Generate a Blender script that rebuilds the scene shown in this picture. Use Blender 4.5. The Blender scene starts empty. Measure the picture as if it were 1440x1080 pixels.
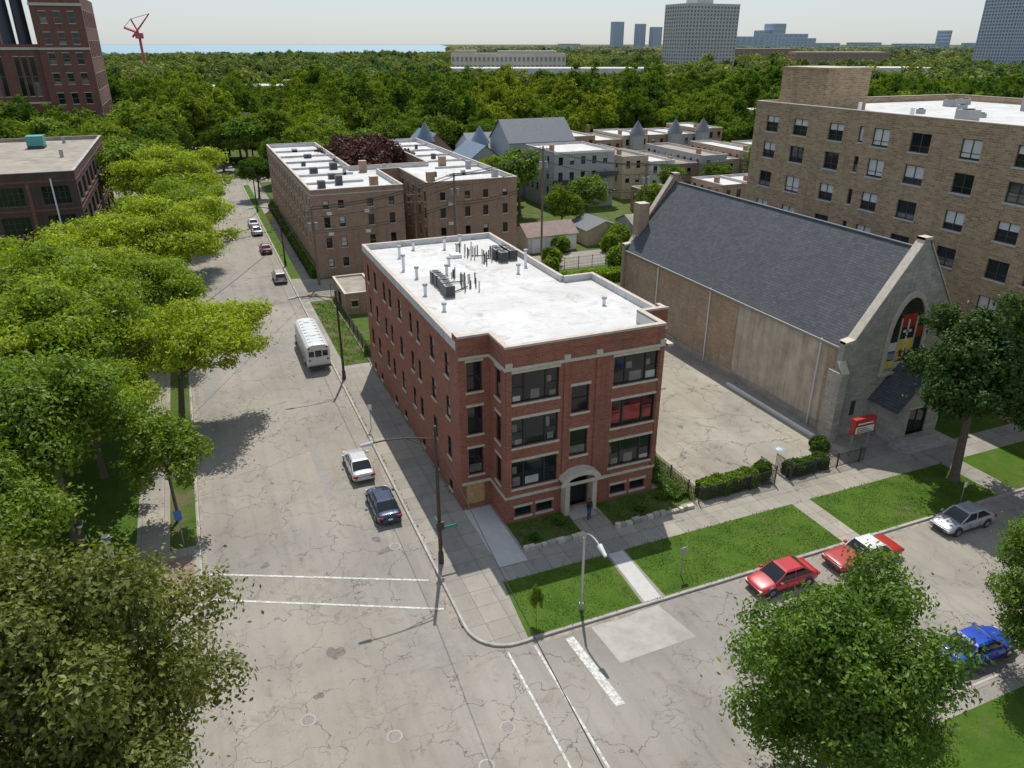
import bpy, math, random
import numpy as np
from mathutils import Vector, Quaternion
random.seed(7)
sc=bpy.context.scene
COL=sc.collection
M={}
# ---------------------------------------------------------------- materials
def newmat(name):
    m=bpy.data.materials.new(name);m.use_nodes=True;nt=m.node_tree
    b=nt.nodes['Principled BSDF'];M[name]=m
    return m,nt,b
def N(nt,t,**kw):
    n=nt.nodes.new(t)
    for k,v in kw.items(): setattr(n,k,v)
    return n
def c4(c): return (c[0],c[1],c[2],1)
def noise(nt,vec,scale,detail=5,rough=.6,dist=0):
    n=N(nt,'ShaderNodeTexNoise');n.inputs['Scale'].default_value=scale;n.inputs['Detail'].default_value=detail
    n.inputs['Roughness'].default_value=rough;n.inputs['Distortion'].default_value=dist
    nt.links.new(vec,n.inputs['Vector']);return n.outputs['Fac']
def ramp(nt,fac,p0,p1,c0=(0,0,0,1),c1=(1,1,1,1)):
    r=N(nt,'ShaderNodeValToRGB');e=r.color_ramp.elements
    e[0].position=p0;e[1].position=p1;e[0].color=c0;e[1].color=c1
    nt.links.new(fac,r.inputs[0]);return r.outputs[0]
def mix(nt,fac,a,b,mode='MIX'):
    n=N(nt,'ShaderNodeMix',data_type='RGBA',blend_type=mode)
    for i,v in ((0,fac),(6,a),(7,b)):
        if isinstance(v,(float,int)): n.inputs[i].default_value=v
        elif isinstance(v,tuple): n.inputs[i].default_value=v if len(v)==4 else c4(v)
        else: nt.links.new(v,n.inputs[i])
    return n.outputs[2]
def sc_(c,k): return tuple(min(1,x*k) for x in c)
def pos(nt): return N(nt,'ShaderNodeNewGeometry').outputs['Position']
def bump(nt,b,h,s,d=.05):
    n=N(nt,'ShaderNodeBump');n.inputs['Strength'].default_value=s;n.inputs['Distance'].default_value=d
    nt.links.new(h,n.inputs['Height']);nt.links.new(n.outputs[0],b.inputs['Normal'])
def plain(name,col,rough=.8,var=.18,s=1.5,metal=0,dirt=0,spec=None,coat=0,streak=0):
    m,nt,b=newmat(name);p=pos(nt)
    f=noise(nt,p,s,6);c=mix(nt,ramp(nt,f,.3,.7),c4(sc_(col,1-var)),c4(sc_(col,1+var)))
    if dirt:
        f2=ramp(nt,noise(nt,p,.25,4,.65,.4),.45,.7)
        c=mix(nt,f2,c,mix(nt,1.0,c,(1-dirt,1-dirt,1-dirt),'MULTIPLY'))
    if streak:
        for sx,a,b_ in (((.9,.9,.07),.42,.62),((2.6,2.6,.25),.52,.7)):
            mp=N(nt,'ShaderNodeMapping');nt.links.new(p,mp.inputs[0]);mp.inputs['Scale'].default_value=sx
            f=ramp(nt,noise(nt,mp.outputs[0],1,5,.7),a,b_);c=mix(nt,f,c,mix(nt,1.0,c,(1-streak,1-streak*.97,1-streak*.9),'MULTIPLY'))
    nt.links.new(c,b.inputs['Base Color']);b.inputs['Roughness'].default_value=rough;b.inputs['Metallic'].default_value=metal
    if spec is not None:b.inputs['Specular IOR Level'].default_value=spec
    if coat:b.inputs['Coat Weight'].default_value=coat;b.inputs['Coat Roughness'].default_value=.04
    return m
def brick(name,c1,c2,mortar,bw=.42,bh=.14,var=.25,off=.5,msize=.015,rough=.85,stain=.35):
    m,nt,b=newmat(name);p=pos(nt)
    s=N(nt,'ShaderNodeSeparateXYZ');nt.links.new(p,s.inputs[0])
    a=N(nt,'ShaderNodeMath',operation='ADD');nt.links.new(s.outputs[0],a.inputs[0]);nt.links.new(s.outputs[1],a.inputs[1])
    c=N(nt,'ShaderNodeCombineXYZ');nt.links.new(a.outputs[0],c.inputs[0]);nt.links.new(s.outputs[2],c.inputs[1])
    t=N(nt,'ShaderNodeTexBrick');nt.links.new(c.outputs[0],t.inputs[0]);t.offset=off
    t.inputs['Color1'].default_value=c4(c1);t.inputs['Color2'].default_value=c4(c2);t.inputs['Mortar'].default_value=c4(mortar)
    t.inputs['Scale'].default_value=1;t.inputs['Brick Width'].default_value=bw;t.inputs['Row Height'].default_value=bh;t.inputs['Mortar Size'].default_value=msize
    f=ramp(nt,noise(nt,p,.35,6,.65,.3),.35,.7)
    col=mix(nt,f,t.outputs['Color'],mix(nt,1.0,t.outputs['Color'],(1-stain,1-stain,1-stain*.9),'MULTIPLY'))
    mp=N(nt,'ShaderNodeMapping');nt.links.new(p,mp.inputs[0]);mp.inputs['Scale'].default_value=(1.6,1.6,.12)
    f=ramp(nt,noise(nt,mp.outputs[0],1,4,.7),.52,.78);col=mix(nt,f,col,mix(nt,1.0,col,(.68,.67,.66),'MULTIPLY'))
    f3=ramp(nt,noise(nt,p,5,3),.3,.7)
    col=mix(nt,f3,mix(nt,1.0,col,(1-var,)*3,'MULTIPLY'),col)
    nt.links.new(col,b.inputs['Base Color']);b.inputs['Roughness'].default_value=rough
    return m
def glassm(name,col,rough=.06):
    m,nt,b=newmat(name);b.inputs['Base Color'].default_value=c4(col);b.inputs['Roughness'].default_value=rough
    b.inputs['Specular IOR Level'].default_value=.6;b.inputs['IOR'].default_value=1.5
    f=noise(nt,pos(nt),.6,2);bump(nt,b,f,.08,.02);return m
def road(name,col,crack=.5,joint=None,patch=.3,cs=.3,stn=.78):
    m,nt,b=newmat(name);p=pos(nt)
    f=noise(nt,p,.12,8,.65,.6);c=mix(nt,ramp(nt,f,.3,.72),c4(sc_(col,1-patch)),c4(sc_(col,1+.12)))
    f=noise(nt,p,.05,3,.5,.3);c=mix(nt,ramp(nt,f,.4,.6),c,mix(nt,1.0,c,(1.1,1.07,1.0),'MULTIPLY'))
    f=noise(nt,p,14,4,.7);c=mix(nt,ramp(nt,f,.3,.75),mix(nt,1.0,c,(.84,.84,.84),'MULTIPLY'),c)
    f=ramp(nt,noise(nt,p,.7,5,.7,1.2),.57,.70);c=mix(nt,f,c,mix(nt,1.0,c,(stn,stn*.98,stn*.95),'MULTIPLY'))
    f=ramp(nt,noise(nt,p,.28,7,.75,1.6),.58,.64);c=mix(nt,f,c,mix(nt,1.0,c,(stn*1.08,stn*1.05,stn),'MULTIPLY'))
    f=ramp(nt,noise(nt,p,2.3,3,.6),.68,.74);c=mix(nt,f,c,mix(nt,1.0,c,(.62,.61,.6),'MULTIPLY'))
    mp=N(nt,'ShaderNodeMapping');nt.links.new(p,mp.inputs[0]);mp.inputs['Scale'].default_value=(1.3,.03,1)
    f=ramp(nt,noise(nt,mp.outputs[0],1,3),.45,.75);c=mix(nt,f,c,mix(nt,1.0,c,(.86,.86,.86),'MULTIPLY'))
    ns=N(nt,'ShaderNodeTexNoise');ns.inputs['Scale'].default_value=.9;ns.inputs['Detail'].default_value=4;nt.links.new(p,ns.inputs['Vector'])
    vm=N(nt,'ShaderNodeVectorMath',operation='MULTIPLY_ADD');nt.links.new(ns.outputs['Color'],vm.inputs[0]);vm.inputs[1].default_value=(2.4,2.4,0);nt.links.new(p,vm.inputs[2])
    for s_,w in ((cs,.008),(cs*3.1,.014)):
        v=N(nt,'ShaderNodeTexVoronoi',feature='DISTANCE_TO_EDGE',voronoi_dimensions='2D');v.inputs['Scale'].default_value=s_;nt.links.new(vm.outputs[0],v.inputs['Vector'])
        l=ramp(nt,v.outputs['Distance'],w*.4,w*1.6,(1,1,1,1),(0,0,0,1))
        msk=ramp(nt,noise(nt,p,.13 if s_==cs else .3,3),.36 if s_==cs else .50,.52 if s_==cs else .62)
        mm=N(nt,'ShaderNodeMath',operation='MULTIPLY');nt.links.new(l,mm.inputs[0]);nt.links.new(msk,mm.inputs[1])
        m2=N(nt,'ShaderNodeMath',operation='MULTIPLY');nt.links.new(mm.outputs[0],m2.inputs[0]);m2.inputs[1].default_value=crack
        c=mix(nt,m2.outputs[0],c,c4(sc_(col,.28)))
    if joint:
        t=N(nt,'ShaderNodeTexBrick');nt.links.new(p,t.inputs[0]);t.offset=0
        t.inputs['Color1'].default_value=(1,1,1,1);t.inputs['Color2'].default_value=(.83,.83,.82,1);t.inputs['Mortar'].default_value=(.55,.55,.53,1)
        t.inputs['Scale'].default_value=1;t.inputs['Brick Width'].default_value=joint;t.inputs['Row Height'].default_value=joint;t.inputs['Mortar Size'].default_value=.022
        c=mix(nt,1.0,c,t.outputs['Color'],'MULTIPLY')
    nt.links.new(c,b.inputs['Base Color']);b.inputs['Roughness'].default_value=.9;b.inputs['Specular IOR Level'].default_value=.25
    return m
def leafm(name,ca,cb,trans=.35,far=False):
    m=bpy.data.materials.new(name);m.use_nodes=True;nt=m.node_tree;nt.nodes.clear();M[name]=m
    g=N(nt,'ShaderNodeNewGeometry');oi=N(nt,'ShaderNodeObjectInfo')
    f=ramp(nt,noise(nt,g.outputs['Position'],.5,3),.35,.65)
    c=mix(nt,f,c4(ca),c4(cb))
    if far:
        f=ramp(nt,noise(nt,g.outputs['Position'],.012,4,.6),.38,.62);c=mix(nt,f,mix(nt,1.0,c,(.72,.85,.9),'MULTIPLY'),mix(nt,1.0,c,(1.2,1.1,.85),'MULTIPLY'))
    r=ramp(nt,g.outputs['Random Per Island'],0,1,(.65,.65,.6,1),(1.3,1.3,1.2,1));c=mix(nt,1.0,c,r,'MULTIPLY')
    r=ramp(nt,oi.outputs['Random'],0,1,(.55,.68,.62,1),(1.45,1.25,1.0,1));c=mix(nt,1.0 if far else .5,c,mix(nt,1.0,c,r,'MULTIPLY'))
    d=N(nt,'ShaderNodeBsdfDiffuse');t=N(nt,'ShaderNodeBsdfTranslucent');nt.links.new(c,d.inputs[0])
    c2=mix(nt,1.0,c,(1.25,1.3,.5),'MULTIPLY');nt.links.new(c2,t.inputs[0])
    ms=N(nt,'ShaderNodeMixShader');ms.inputs[0].default_value=trans;nt.links.new(d.outputs[0],ms.inputs[1]);nt.links.new(t.outputs[0],ms.inputs[2])
    o=N(nt,'ShaderNodeOutputMaterial')
    if far: nt.links.new(ms.outputs[0],o.inputs[0]);return m
    gl=N(nt,'ShaderNodeBsdfGlossy');gl.inputs['Roughness'].default_value=.5;gl.inputs[0].default_value=(.8,.85,.8,1)
    m2=N(nt,'ShaderNodeMixShader');m2.inputs[0].default_value=.025;nt.links.new(ms.outputs[0],m2.inputs[1]);nt.links.new(gl.outputs[0],m2.inputs[2])
    nt.links.new(m2.outputs[0],o.inputs[0]);return m
def grassm(name,ca,cb,cc,thr=.58):
    m,nt,b=newmat(name);p=pos(nt)
    c=mix(nt,ramp(nt,noise(nt,p,.5,6,.7,.5),.35,.65),c4(ca),c4(cb))
    c=mix(nt,ramp(nt,noise(nt,p,.45,6,.75),thr,thr+.15),c,c4(cc))
    f=noise(nt,p,9,5,.8);c=mix(nt,ramp(nt,f,.3,.7),mix(nt,1.0,c,(.6,.65,.55),'MULTIPLY'),c)
    nt.links.new(c,b.inputs['Base Color']);b.inputs['Roughness'].default_value=.9;b.inputs['Specular IOR Level'].default_value=.1
    bump(nt,b,f,.8,.12);return m

brick('brick_red',(.42,.14,.082),(.30,.092,.055),(.38,.23,.175),stain=.2)
brick('brick_u',(.48,.30,.20),(.37,.215,.145),(.46,.37,.29),stain=.18)
brick('brick_tan',(.52,.37,.21),(.32,.205,.11),(.52,.43,.32),bw=.6,bh=.2,msize=.02,stain=.15)
brick('brick_dark',(.13,.062,.055),(.095,.05,.047),(.13,.1,.09),stain=.3)
brick('brick_power',(.25,.105,.08),(.19,.08,.06),(.24,.16,.13),bw=1,bh=.3,stain=.2)
brick('brick_church',(.56,.42,.27),(.42,.30,.185),(.56,.47,.37),stain=.25)
brick('stone_church',(.58,.55,.48),(.44,.41,.35),(.40,.37,.32),bw=.8,bh=.35,stain=.28)
brick('shingle',(.125,.135,.148),(.085,.093,.103),(.06,.066,.075),bw=.5,bh=.2,msize=.02,stain=.15)
brick('paver',(.38,.25,.2),(.33,.22,.18),(.3,.25,.2),bw=.3,bh=.3)
plain('stucco',(.60,.52,.40),dirt=.25,var=.2,s=.8,streak=.26)
plain('stone',(.55,.49,.40),var=.15,s=3)
plain('coping',(.5,.43,.37),var=.15,s=2)
plain('white_trim',(.75,.75,.72),var=.06)
plain('frame_dark',(.025,.025,.027),.4,var=.1)
plain('frame_light',(.45,.45,.43),.5,var=.1)
plain('blind',(.6,.6,.58),.7,var=.1)
plain('interior_pale',(.42,.42,.40),.3,var=.25,s=2,coat=.6)
plain('interior_dim',(.16,.155,.14),.3,var=.4,s=2,coat=.6)
plain('reflection_red',(.30,.03,.035),.3,var=.3,s=2,coat=.6)  # red reflection in one window, painted as a flat colour
plain('plywood',(.5,.31,.15),.8,var=.25,s=3)
plain('metal_grey',(.35,.36,.36),.45,var=.1,metal=.4)
plain('metal_dark',(.05,.05,.052),.5,var=.2)
plain('pole_brown',(.07,.045,.035),.6,var=.2)
plain('pole_alu',(.5,.5,.49),.4,var=.06,metal=.5)
plain('wood_pole',(.2,.15,.115),.9,var=.25,s=6)
plain('bark',(.13,.1,.075),.9,var=.35,s=6)
plain('rubber',(.02,.02,.02),.8,var=.1)
m,nt,b=newmat('white_paint');p=pos(nt);f=ramp(nt,noise(nt,p,4,6,.8),.42,.56);c=mix(nt,f,(.36,.34,.31,1),(.66,.66,.63,1));nt.links.new(c,b.inputs['Base Color']);b.inputs['Roughness'].default_value=.8
plain('kerb',(.42,.395,.36),.9,var=.2,s=2,dirt=.3)
plain('concrete_new',(.50,.49,.47),.85,var=.08,s=2)
plain('patch_dark',(.17,.155,.135),.9,var=.3,s=3)
plain('patch_mid',(.27,.255,.23),.9,var=.12,s=3,dirt=.15)
plain('patch_light',(.40,.38,.34),.9,var=.1,s=2,dirt=.25)
plain('gutter_dirt',(.30,.265,.215),.95,var=.3,s=3)
plain('manhole_c',(.38,.36,.33),.8,var=.2)
plain('manhole_i',(.2,.18,.16),.6,var=.3,s=12)
plain('red_sign',(.45,.03,.03),.4);plain('yellow',(.75,.5,.02),.5);plain('sign_green',(.02,.25,.12),.5)
plain('sign_blue',(.05,.15,.45),.5);plain('stop_red',(.5,.02,.02),.5);plain('crane_red',(.55,.10,.12),.6);plain('faded_blue',(.2,.33,.42),.8,var=.2,s=4)
plain('teal',(.08,.3,.27),.6);plain('stack_black',(.035,.045,.06),.5)
plain('grey_siding',(.36,.36,.355),.7,var=.08);plain('white_wall',(.62,.62,.6),.7,var=.1,dirt=.2)
plain('tan_wall',(.5,.41,.28),.8,var=.15);plain('roof_slate',(.13,.145,.165),.7,var=.2,s=2);plain('roof_blue',(.14,.20,.27),.6,var=.15)
plain('roof_brown',(.26,.19,.16),.8,var=.2)
plain('roof_gravel',(.33,.29,.24),.95,var=.2,s=.6,dirt=.3)
plain('hirise',(.52,.50,.48),.9,var=.05);plain('hirise_blue',(.45,.50,.57),.9,var=.05);plain('haze_blue',(.42,.49,.58),1,var=.03)  # distance haze is put into these facade colours
plain('far_window',(.25,.27,.3),.9,var=.1,s=.05);plain('haze_window',(.34,.40,.48),1,var=.05)  # window colours lightened with painted-in distance haze
plain('stone_far',(.55,.49,.40),.9,var=.1,s=.1)
plain('g_red',(.4,.03,.02),.3);plain('g_yel',(.75,.6,.08),.3);plain('g_blue',(.25,.35,.5),.3);plain('g_wht',(.7,.7,.65),.3)
plain('skin',(.25,.13,.08),.6);plain('cloth_dark',(.02,.022,.03),.9);plain('cloth_blue',(.05,.08,.16),.9);plain('hair',(.015,.012,.01),.7)
plain('lamp_w',(.7,.72,.72),.3);plain('lamp_r',(.35,.01,.01),.25);plain('chrome',(.5,.5,.5),.2,metal=.9)
for n_,c_ in dict(p_silver=(.52,.53,.54),p_silver2=(.42,.43,.45),p_navy=(.02,.035,.08),p_red=(.45,.012,.02),p_maroon=(.16,.015,.02),p_blue=(.01,.06,.48),p_beige=(.4,.36,.28),p_white=(.7,.7,.7),p_oldred=(.40,.03,.02),p_black=(.02,.02,.022)).items():
    plain(n_,c_,.35,var=.03,metal=.35 if 'silver' in n_ or 'navy' in n_ else 0,coat=.7)
plain('bus_white',(.66,.67,.66),.35,var=.06,coat=.3)
m,nt,b=newmat('roof_white');p=pos(nt)
c=mix(nt,ramp(nt,noise(nt,p,.18,8,.7,.8),.38,.68),(.64,.635,.63,1),(.49,.48,.46,1))
c=mix(nt,ramp(nt,noise(nt,p,.5,8,.78,1.2),.52,.64),c,(.40,.38,.35,1))
c=mix(nt,ramp(nt,noise(nt,p,2.5,4,.7),.64,.72),c,(.36,.35,.33,1))
v=N(nt,'ShaderNodeTexBrick');nt.links.new(p,v.inputs[0]);v.inputs['Color1'].default_value=(1,1,1,1);v.inputs['Color2'].default_value=(.95,.95,.95,1);v.inputs['Mortar'].default_value=(.82,.82,.82,1);v.inputs['Scale'].default_value=1;v.inputs['Brick Width'].default_value=9;v.inputs['Row Height'].default_value=1.8;v.inputs['Mortar Size'].default_value=.03
c=mix(nt,1.0,c,v.outputs['Color'],'MULTIPLY')
nt.links.new(c,b.inputs['Base Color']);b.inputs['Roughness'].default_value=.7
glassm('glass',(.012,.016,.02));glassm('glass_car',(.012,.014,.016),.03);glassm('glass2',(.05,.055,.06),.15)
road('asphalt',(.335,.313,.28),crack=.85,patch=.22)
road('lot',(.38,.35,.295),crack=.85,patch=.35,cs=.2,stn=.68)
road('walk',(.38,.355,.315),crack=.2,joint=1.5,patch=.18)
road('alley',(.34,.315,.28),crack=.4,joint=5,patch=.2)
grassm('grass',(.075,.15,.02),(.12,.20,.03),(.17,.17,.07),.55)
grassm('grass_wild',(.07,.13,.022),(.12,.18,.035),(.20,.155,.10),.48)
grassm('ground',(.09,.12,.05),(.14,.16,.09),(.2,.19,.15))
leafm('leaf_locust',(.25,.33,.02),(.33,.42,.03),.48)
leafm('leaf_green',(.15,.235,.022),(.20,.30,.028),.42)
leafm('leaf_maple',(.085,.165,.018),(.13,.225,.026),.4)
leafm('leaf_dark',(.048,.10,.018),(.078,.145,.026),.33)
leafm('leaf_olive',(.125,.15,.03),(.20,.22,.05),.38)
leafm('leaf_purple',(.065,.025,.027),(.11,.04,.04),.25)
leafm('leaf_mid',(.13,.20,.038),(.19,.265,.05),.35,True)
leafm('leaf_far',(.16,.215,.10),(.21,.265,.13),.3,True)  # aerial haze painted into the far leaf colour
leafm('leaf_vfar',(.25,.30,.27),(.29,.33,.29),.2,True)  # paler, bluer leaves: stronger haze baked into the colour
leafm('leaf_grass',(.085,.15,.02),(.13,.205,.03),.3)
m,nt,b=newmat('water');b.inputs['Base Color'].default_value=(.22,.35,.42,1);b.inputs['Roughness'].default_value=.5

# ---------------------------------------------------------------- builder
class B:
    def __init__(s,name,loc=(0,0,0),rot=0):
        s.name=name;s.loc=loc;s.rot=rot;s.parts={}
    def P(s,part):
        return s.parts.setdefault(part,dict(v=[],f=[],m=[],ms=[]))
    def poly(s,part,mat,pts):
        P=s.P(part)
        if mat not in P['ms']:P['ms'].append(mat)
        n=len(P['v']);P['v']+= [tuple(p) for p in pts];P['f'].append(tuple(range(n,n+len(pts))));P['m'].append(P['ms'].index(mat))
    def box(s,part,mat,x0,x1,y0,y1,z0,z1,top=None,bot=True):
        v=[(x0,y0,z0),(x1,y0,z0),(x1,y1,z0),(x0,y1,z0),(x0,y0,z1),(x1,y0,z1),(x1,y1,z1),(x0,y1,z1)]
        for f in ((0,1,5,4),(1,2,6,5),(2,3,7,6),(3,0,4,7)): s.poly(part,mat,[v[i] for i in f])
        s.poly(part,top or mat,[v[i] for i in (4,5,6,7)])
        if bot:s.poly(part,mat,[v[i] for i in (3,2,1,0)])
    def prism(s,part,mat,pts,z0,z1,top=None,sides=True):
        n=len(pts)
        if sides:
            for i in range(n):
                a=pts[i];b_=pts[(i+1)%n];s.poly(part,mat,[(a[0],a[1],z0),(b_[0],b_[1],z0),(b_[0],b_[1],z1),(a[0],a[1],z1)])
        s.poly(part,top or mat,[(a[0],a[1],z1) for a in pts])
    def cyl(s,part,mat,p0,p1,r0,r1=None,n=10,cap=True,capm=None):
        r1=r0 if r1 is None else r1
        a=Vector(p0);b_=Vector(p1);d=(b_-a).normalized()
        t=Vector((0,0,1)) if abs(d.z)<.9 else Vector((1,0,0));u=d.cross(t).normalized();w=d.cross(u)
        R0=[a+(u*math.cos(k*2*math.pi/n)+w*math.sin(k*2*math.pi/n))*r0 for k in range(n)]
        R1=[b_+(u*math.cos(k*2*math.pi/n)+w*math.sin(k*2*math.pi/n))*r1 for k in range(n)]
        for k in range(n):
            j=(k+1)%n;s.poly(part,mat,[R0[k],R0[j],R1[j],R1[k]] if r1>1e-4 else [R0[k],R0[j],b_])
        if cap:
            s.poly(part,capm or mat,R0[::-1])
            if r1>1e-4:s.poly(part,capm or mat,R1)
    def lb(s,part,mat,p0,d,n,u0,u1,w0,w1,e0,e1):
        q=[]
        for e in (e0,e1):
            for (u,w) in ((u0,w0),(u1,w0),(u1,w1),(u0,w1)):
                q.append((p0[0]+d[0]*u+n[0]*e,p0[1]+d[1]*u+n[1]*e,w))
        for f in ((4,5,6,7),(0,4,7,3),(5,1,2,6),(7,6,2,3),(0,1,5,4),(3,2,1,0)): s.poly(part,mat,[q[i] for i in f])
    def wall(s,mat,p0,p1,z0,z1,ops=(),dep=.2,frame='frame_dark',sill='stone',lint='stone',blinds=.0,glass='glass',detail=True,glass2='glass2'):
        L=math.hypot(p1[0]-p0[0],p1[1]-p0[1]);d=((p1[0]-p0[0])/L,(p1[1]-p0[1])/L);n=(d[1],-d[0])
        W=lambda u,w,e=0:(p0[0]+d[0]*u+n[0]*e,p0[1]+d[1]*u+n[1]*e,w)
        xs=sorted(set([0,L]+[round(o[i],4) for o in ops for i in (0,1)]));zs=sorted(set([z0,z1]+[round(o[i],4) for o in ops for i in (2,3)]))
        for i in range(len(xs)-1):
            cu=(xs[i]+xs[i+1])/2;j=0
            while j<len(zs)-1:
                cw=(zs[j]+zs[j+1])/2
                if any(o[0]<cu<o[1] and o[2]<cw<o[3] for o in ops): j+=1;continue
                k=j
                while k+1<len(zs)-1 and not any(o[0]<cu<o[1] and o[2]<(zs[k+1]+zs[k+2])/2<o[3] for o in ops):k+=1
                s.poly('walls',mat,[W(xs[i],zs[j]),W(xs[i+1],zs[j]),W(xs[i+1],zs[k+1]),W(xs[i],zs[k+1])]);j=k+1
        for o in ops:
            u0,u1,w0,w1,k=o[:5]
            for q in ([W(u0,w0),W(u0,w1),W(u0,w1,-dep),W(u0,w0,-dep)],[W(u1,w1),W(u1,w0),W(u1,w0,-dep),W(u1,w1,-dep)],[W(u0,w1),W(u1,w1),W(u1,w1,-dep),W(u0,w1,-dep)],[W(u1,w0),W(u0,w0),W(u0,w0,-dep),W(u1,w0,-dep)]):
                s.poly('walls',mat,q)
            if k=='ply': s.poly('doors','plywood',[W(u0,w0,-dep*.3),W(u1,w0,-dep*.3),W(u1,w1,-dep*.3),W(u0,w1,-dep*.3)]);continue
            g=glass if random.random()>blinds*.3 else glass2
            s.poly('windows',g,[W(u0,w0,-dep),W(u1,w0,-dep),W(u1,w1,-dep),W(u0,w1,-dep)])
            def pane(mm,a,c_,e,f_): s.poly('interiors',mm,[W(a,e,-dep+.012),W(c_,e,-dep+.012),W(c_,f_,-dep+.012),W(a,f_,-dep+.012)])
            if k in ('tri','trir'):
                uu=[u0,u0+(u1-u0)*.27,u0+(u1-u0)*.73,u1]
                for q in range(3):
                    a,c_=uu[q]+.08,uu[q+1]-.08;h=w1-w0
                    if k=='trir': pane('reflection_red',a,c_-.1,w0+h*random.uniform(.1,.2),w0+h*random.uniform(.55,.8))  # painted red reflection, stored with the interior panes
                    elif random.random()<.75:
                        x_=a+(c_-a)*random.uniform(0,.3);y_=c_-(c_-a)*random.uniform(0,.3);pane(random.choice(('interior_pale','interior_dim','interior_dim')),x_,y_,w0+.1,w0+h*random.uniform(.2,.42))
                        if random.random()<.5:pane('interior_dim',a,a+(c_-a)*random.uniform(.2,.5),w0+h*.5,w0+h*random.uniform(.7,.9))
            elif random.random()<blinds:
                hb=w0+(w1-w0)*random.choice((.35,.5,.6,0.1));s.poly('windows','blind',[W(u0,hb,-dep+.01),W(u1,hb,-dep+.01),W(u1,w1,-dep+.01),W(u0,w1,-dep+.01)])
            elif detail and random.random()<.3: pane('interior_dim',u0+.1,u1-.1,w0+.1,w0+(w1-w0)*random.uniform(.25,.5))
            if detail:
                fw=.07;e0,e1=-dep,-dep+.07
                for a in ((u0,u0+fw,w0,w1),(u1-fw,u1,w0,w1),(u0+fw,u1-fw,w0,w0+fw),(u0+fw,u1-fw,w1-fw,w1)): s.lb('frames',frame,p0,d,n,*a,e0,e1)
                mid=(w0+w1)/2
                if k=='dh': s.lb('frames',frame,p0,d,n,u0+fw,u1-fw,mid-.03,mid+.03,e0,e1-.01)
                if k in('tri','trir'):
                    for q in (.27,.73):
                        uu=u0+(u1-u0)*q;s.lb('frames',frame,p0,d,n,uu-.06,uu+.06,w0+fw,w1-fw,e0,e1-.01)
                    a,b_=u0+(u1-u0)*.27-.06,u0+(u1-u0)*.73+.06
                    s.lb('frames',frame,p0,d,n,u0+fw,a,mid-.03,mid+.03,e0,e1-.02);s.lb('frames',frame,p0,d,n,b_,u1-fw,mid-.03,mid+.03,e0,e1-.02)
                if k=='ind':
                    for q in (.2,.4,.6,.8):
                        uu=u0+(u1-u0)*q;s.lb('frames',frame,p0,d,n,uu-.05,uu+.05,w0+fw,w1-fw,e0,e1-.01)
                    for q in (.33,.66): s.lb('frames',frame,p0,d,n,u0+fw,u1-fw,w0+(w1-w0)*q-.03,w0+(w1-w0)*q+.03,e0,e1-.02)
                if k=='two':
                    uu=(u0+u1)/2;s.lb('frames',frame,p0,d,n,uu-.05,uu+.05,w0+fw,w1-fw,e0,e1-.01)
                    s.lb('frames',frame,p0,d,n,u0+fw,uu-.05,w0+(w1-w0)*.3,w0+(w1-w0)*.3+.06,e0,e1-.02);s.lb('frames',frame,p0,d,n,uu+.05,u1-fw,w0+(w1-w0)*.3,w0+(w1-w0)*.3+.06,e0,e1-.02)
                if sill and k!='door': s.lb('trim',sill,p0,d,n,u0-.1,u1+.1,w0-.16,w0-.003,-.02,.08)
                if lint: s.lb('trim',lint,p0,d,n,u0-.1,u1+.1,w1+.003,w1+.2,-.02,.04)
    def band(s,mat,pts,z0,z1,e,closed=False,part='trim'):
        n=len(pts);out=[]
        for i in range(n):
            a=Vector(pts[i-1]) if (i>0 or closed) else None;c=Vector(pts[i]);b_=Vector(pts[(i+1)%n]) if (i<n-1 or closed) else None
            ns=[]
            if a is not None:dd=(c-a).normalized();ns.append(Vector((dd.y,-dd.x)))
            if b_ is not None:dd=(b_-c).normalized();ns.append(Vector((dd.y,-dd.x)))
            v=ns[0] if len(ns)==1 else (ns[0]+ns[1])/(1+ns[0].dot(ns[1]))
            out.append((c+v*e,c-v*.02))
        for i in range(n if closed else n-1):
            (o0,i0),(o1,i1)=out[i],out[(i+1)%n]
            s.poly(part,mat,[(o0.x,o0.y,z0),(o1.x,o1.y,z0),(o1.x,o1.y,z1),(o0.x,o0.y,z1)])
            s.poly(part,mat,[(o0.x,o0.y,z1),(o1.x,o1.y,z1),(i1.x,i1.y,z1),(i0.x,i0.y,z1)])
            s.poly(part,mat,[(o1.x,o1.y,z0),(o0.x,o0.y,z0),(i0.x,i0.y,z0),(i1.x,i1.y,z0)])
    def parapet(s,pts,zr,zt,th=.35,inner='white_trim',cop='coping',ov=.05,part='parapet'):
        n=len(pts);inn=[];out=[]
        for i in range(n):
            a=Vector(pts[i-1]);c=Vector(pts[i]);b_=Vector(pts[(i+1)%n])
            d1=(c-a).normalized();d2=(b_-c).normalized();n1=Vector((d1.y,-d1.x));n2=Vector((d2.y,-d2.x));v=(n1+n2)/(1+n1.dot(n2))
            inn.append(c-v*th);out.append(c+v*ov)
        for i in range(n):
            j=(i+1)%n;a,b_,c,d_=inn[i],inn[j],out[j],out[i]
            s.poly(part,inner,[(b_.x,b_.y,zr),(a.x,a.y,zr),(a.x,a.y,zt),(b_.x,b_.y,zt)])
            s.poly(part,cop,[(a.x,a.y,zt+.06),(d_.x,d_.y,zt+.06),(c.x,c.y,zt+.06),(b_.x,b_.y,zt+.06)])
            s.poly(part,cop,[(d_.x,d_.y,zt-.04),(c.x,c.y,zt-.04),(c.x,c.y,zt+.06),(d_.x,d_.y,zt+.06)])
            s.poly(part,cop,[(b_.x,b_.y,zt-.04),(a.x,a.y,zt-.04),(a.x,a.y,zt+.06),(b_.x,b_.y,zt+.06)])
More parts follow.
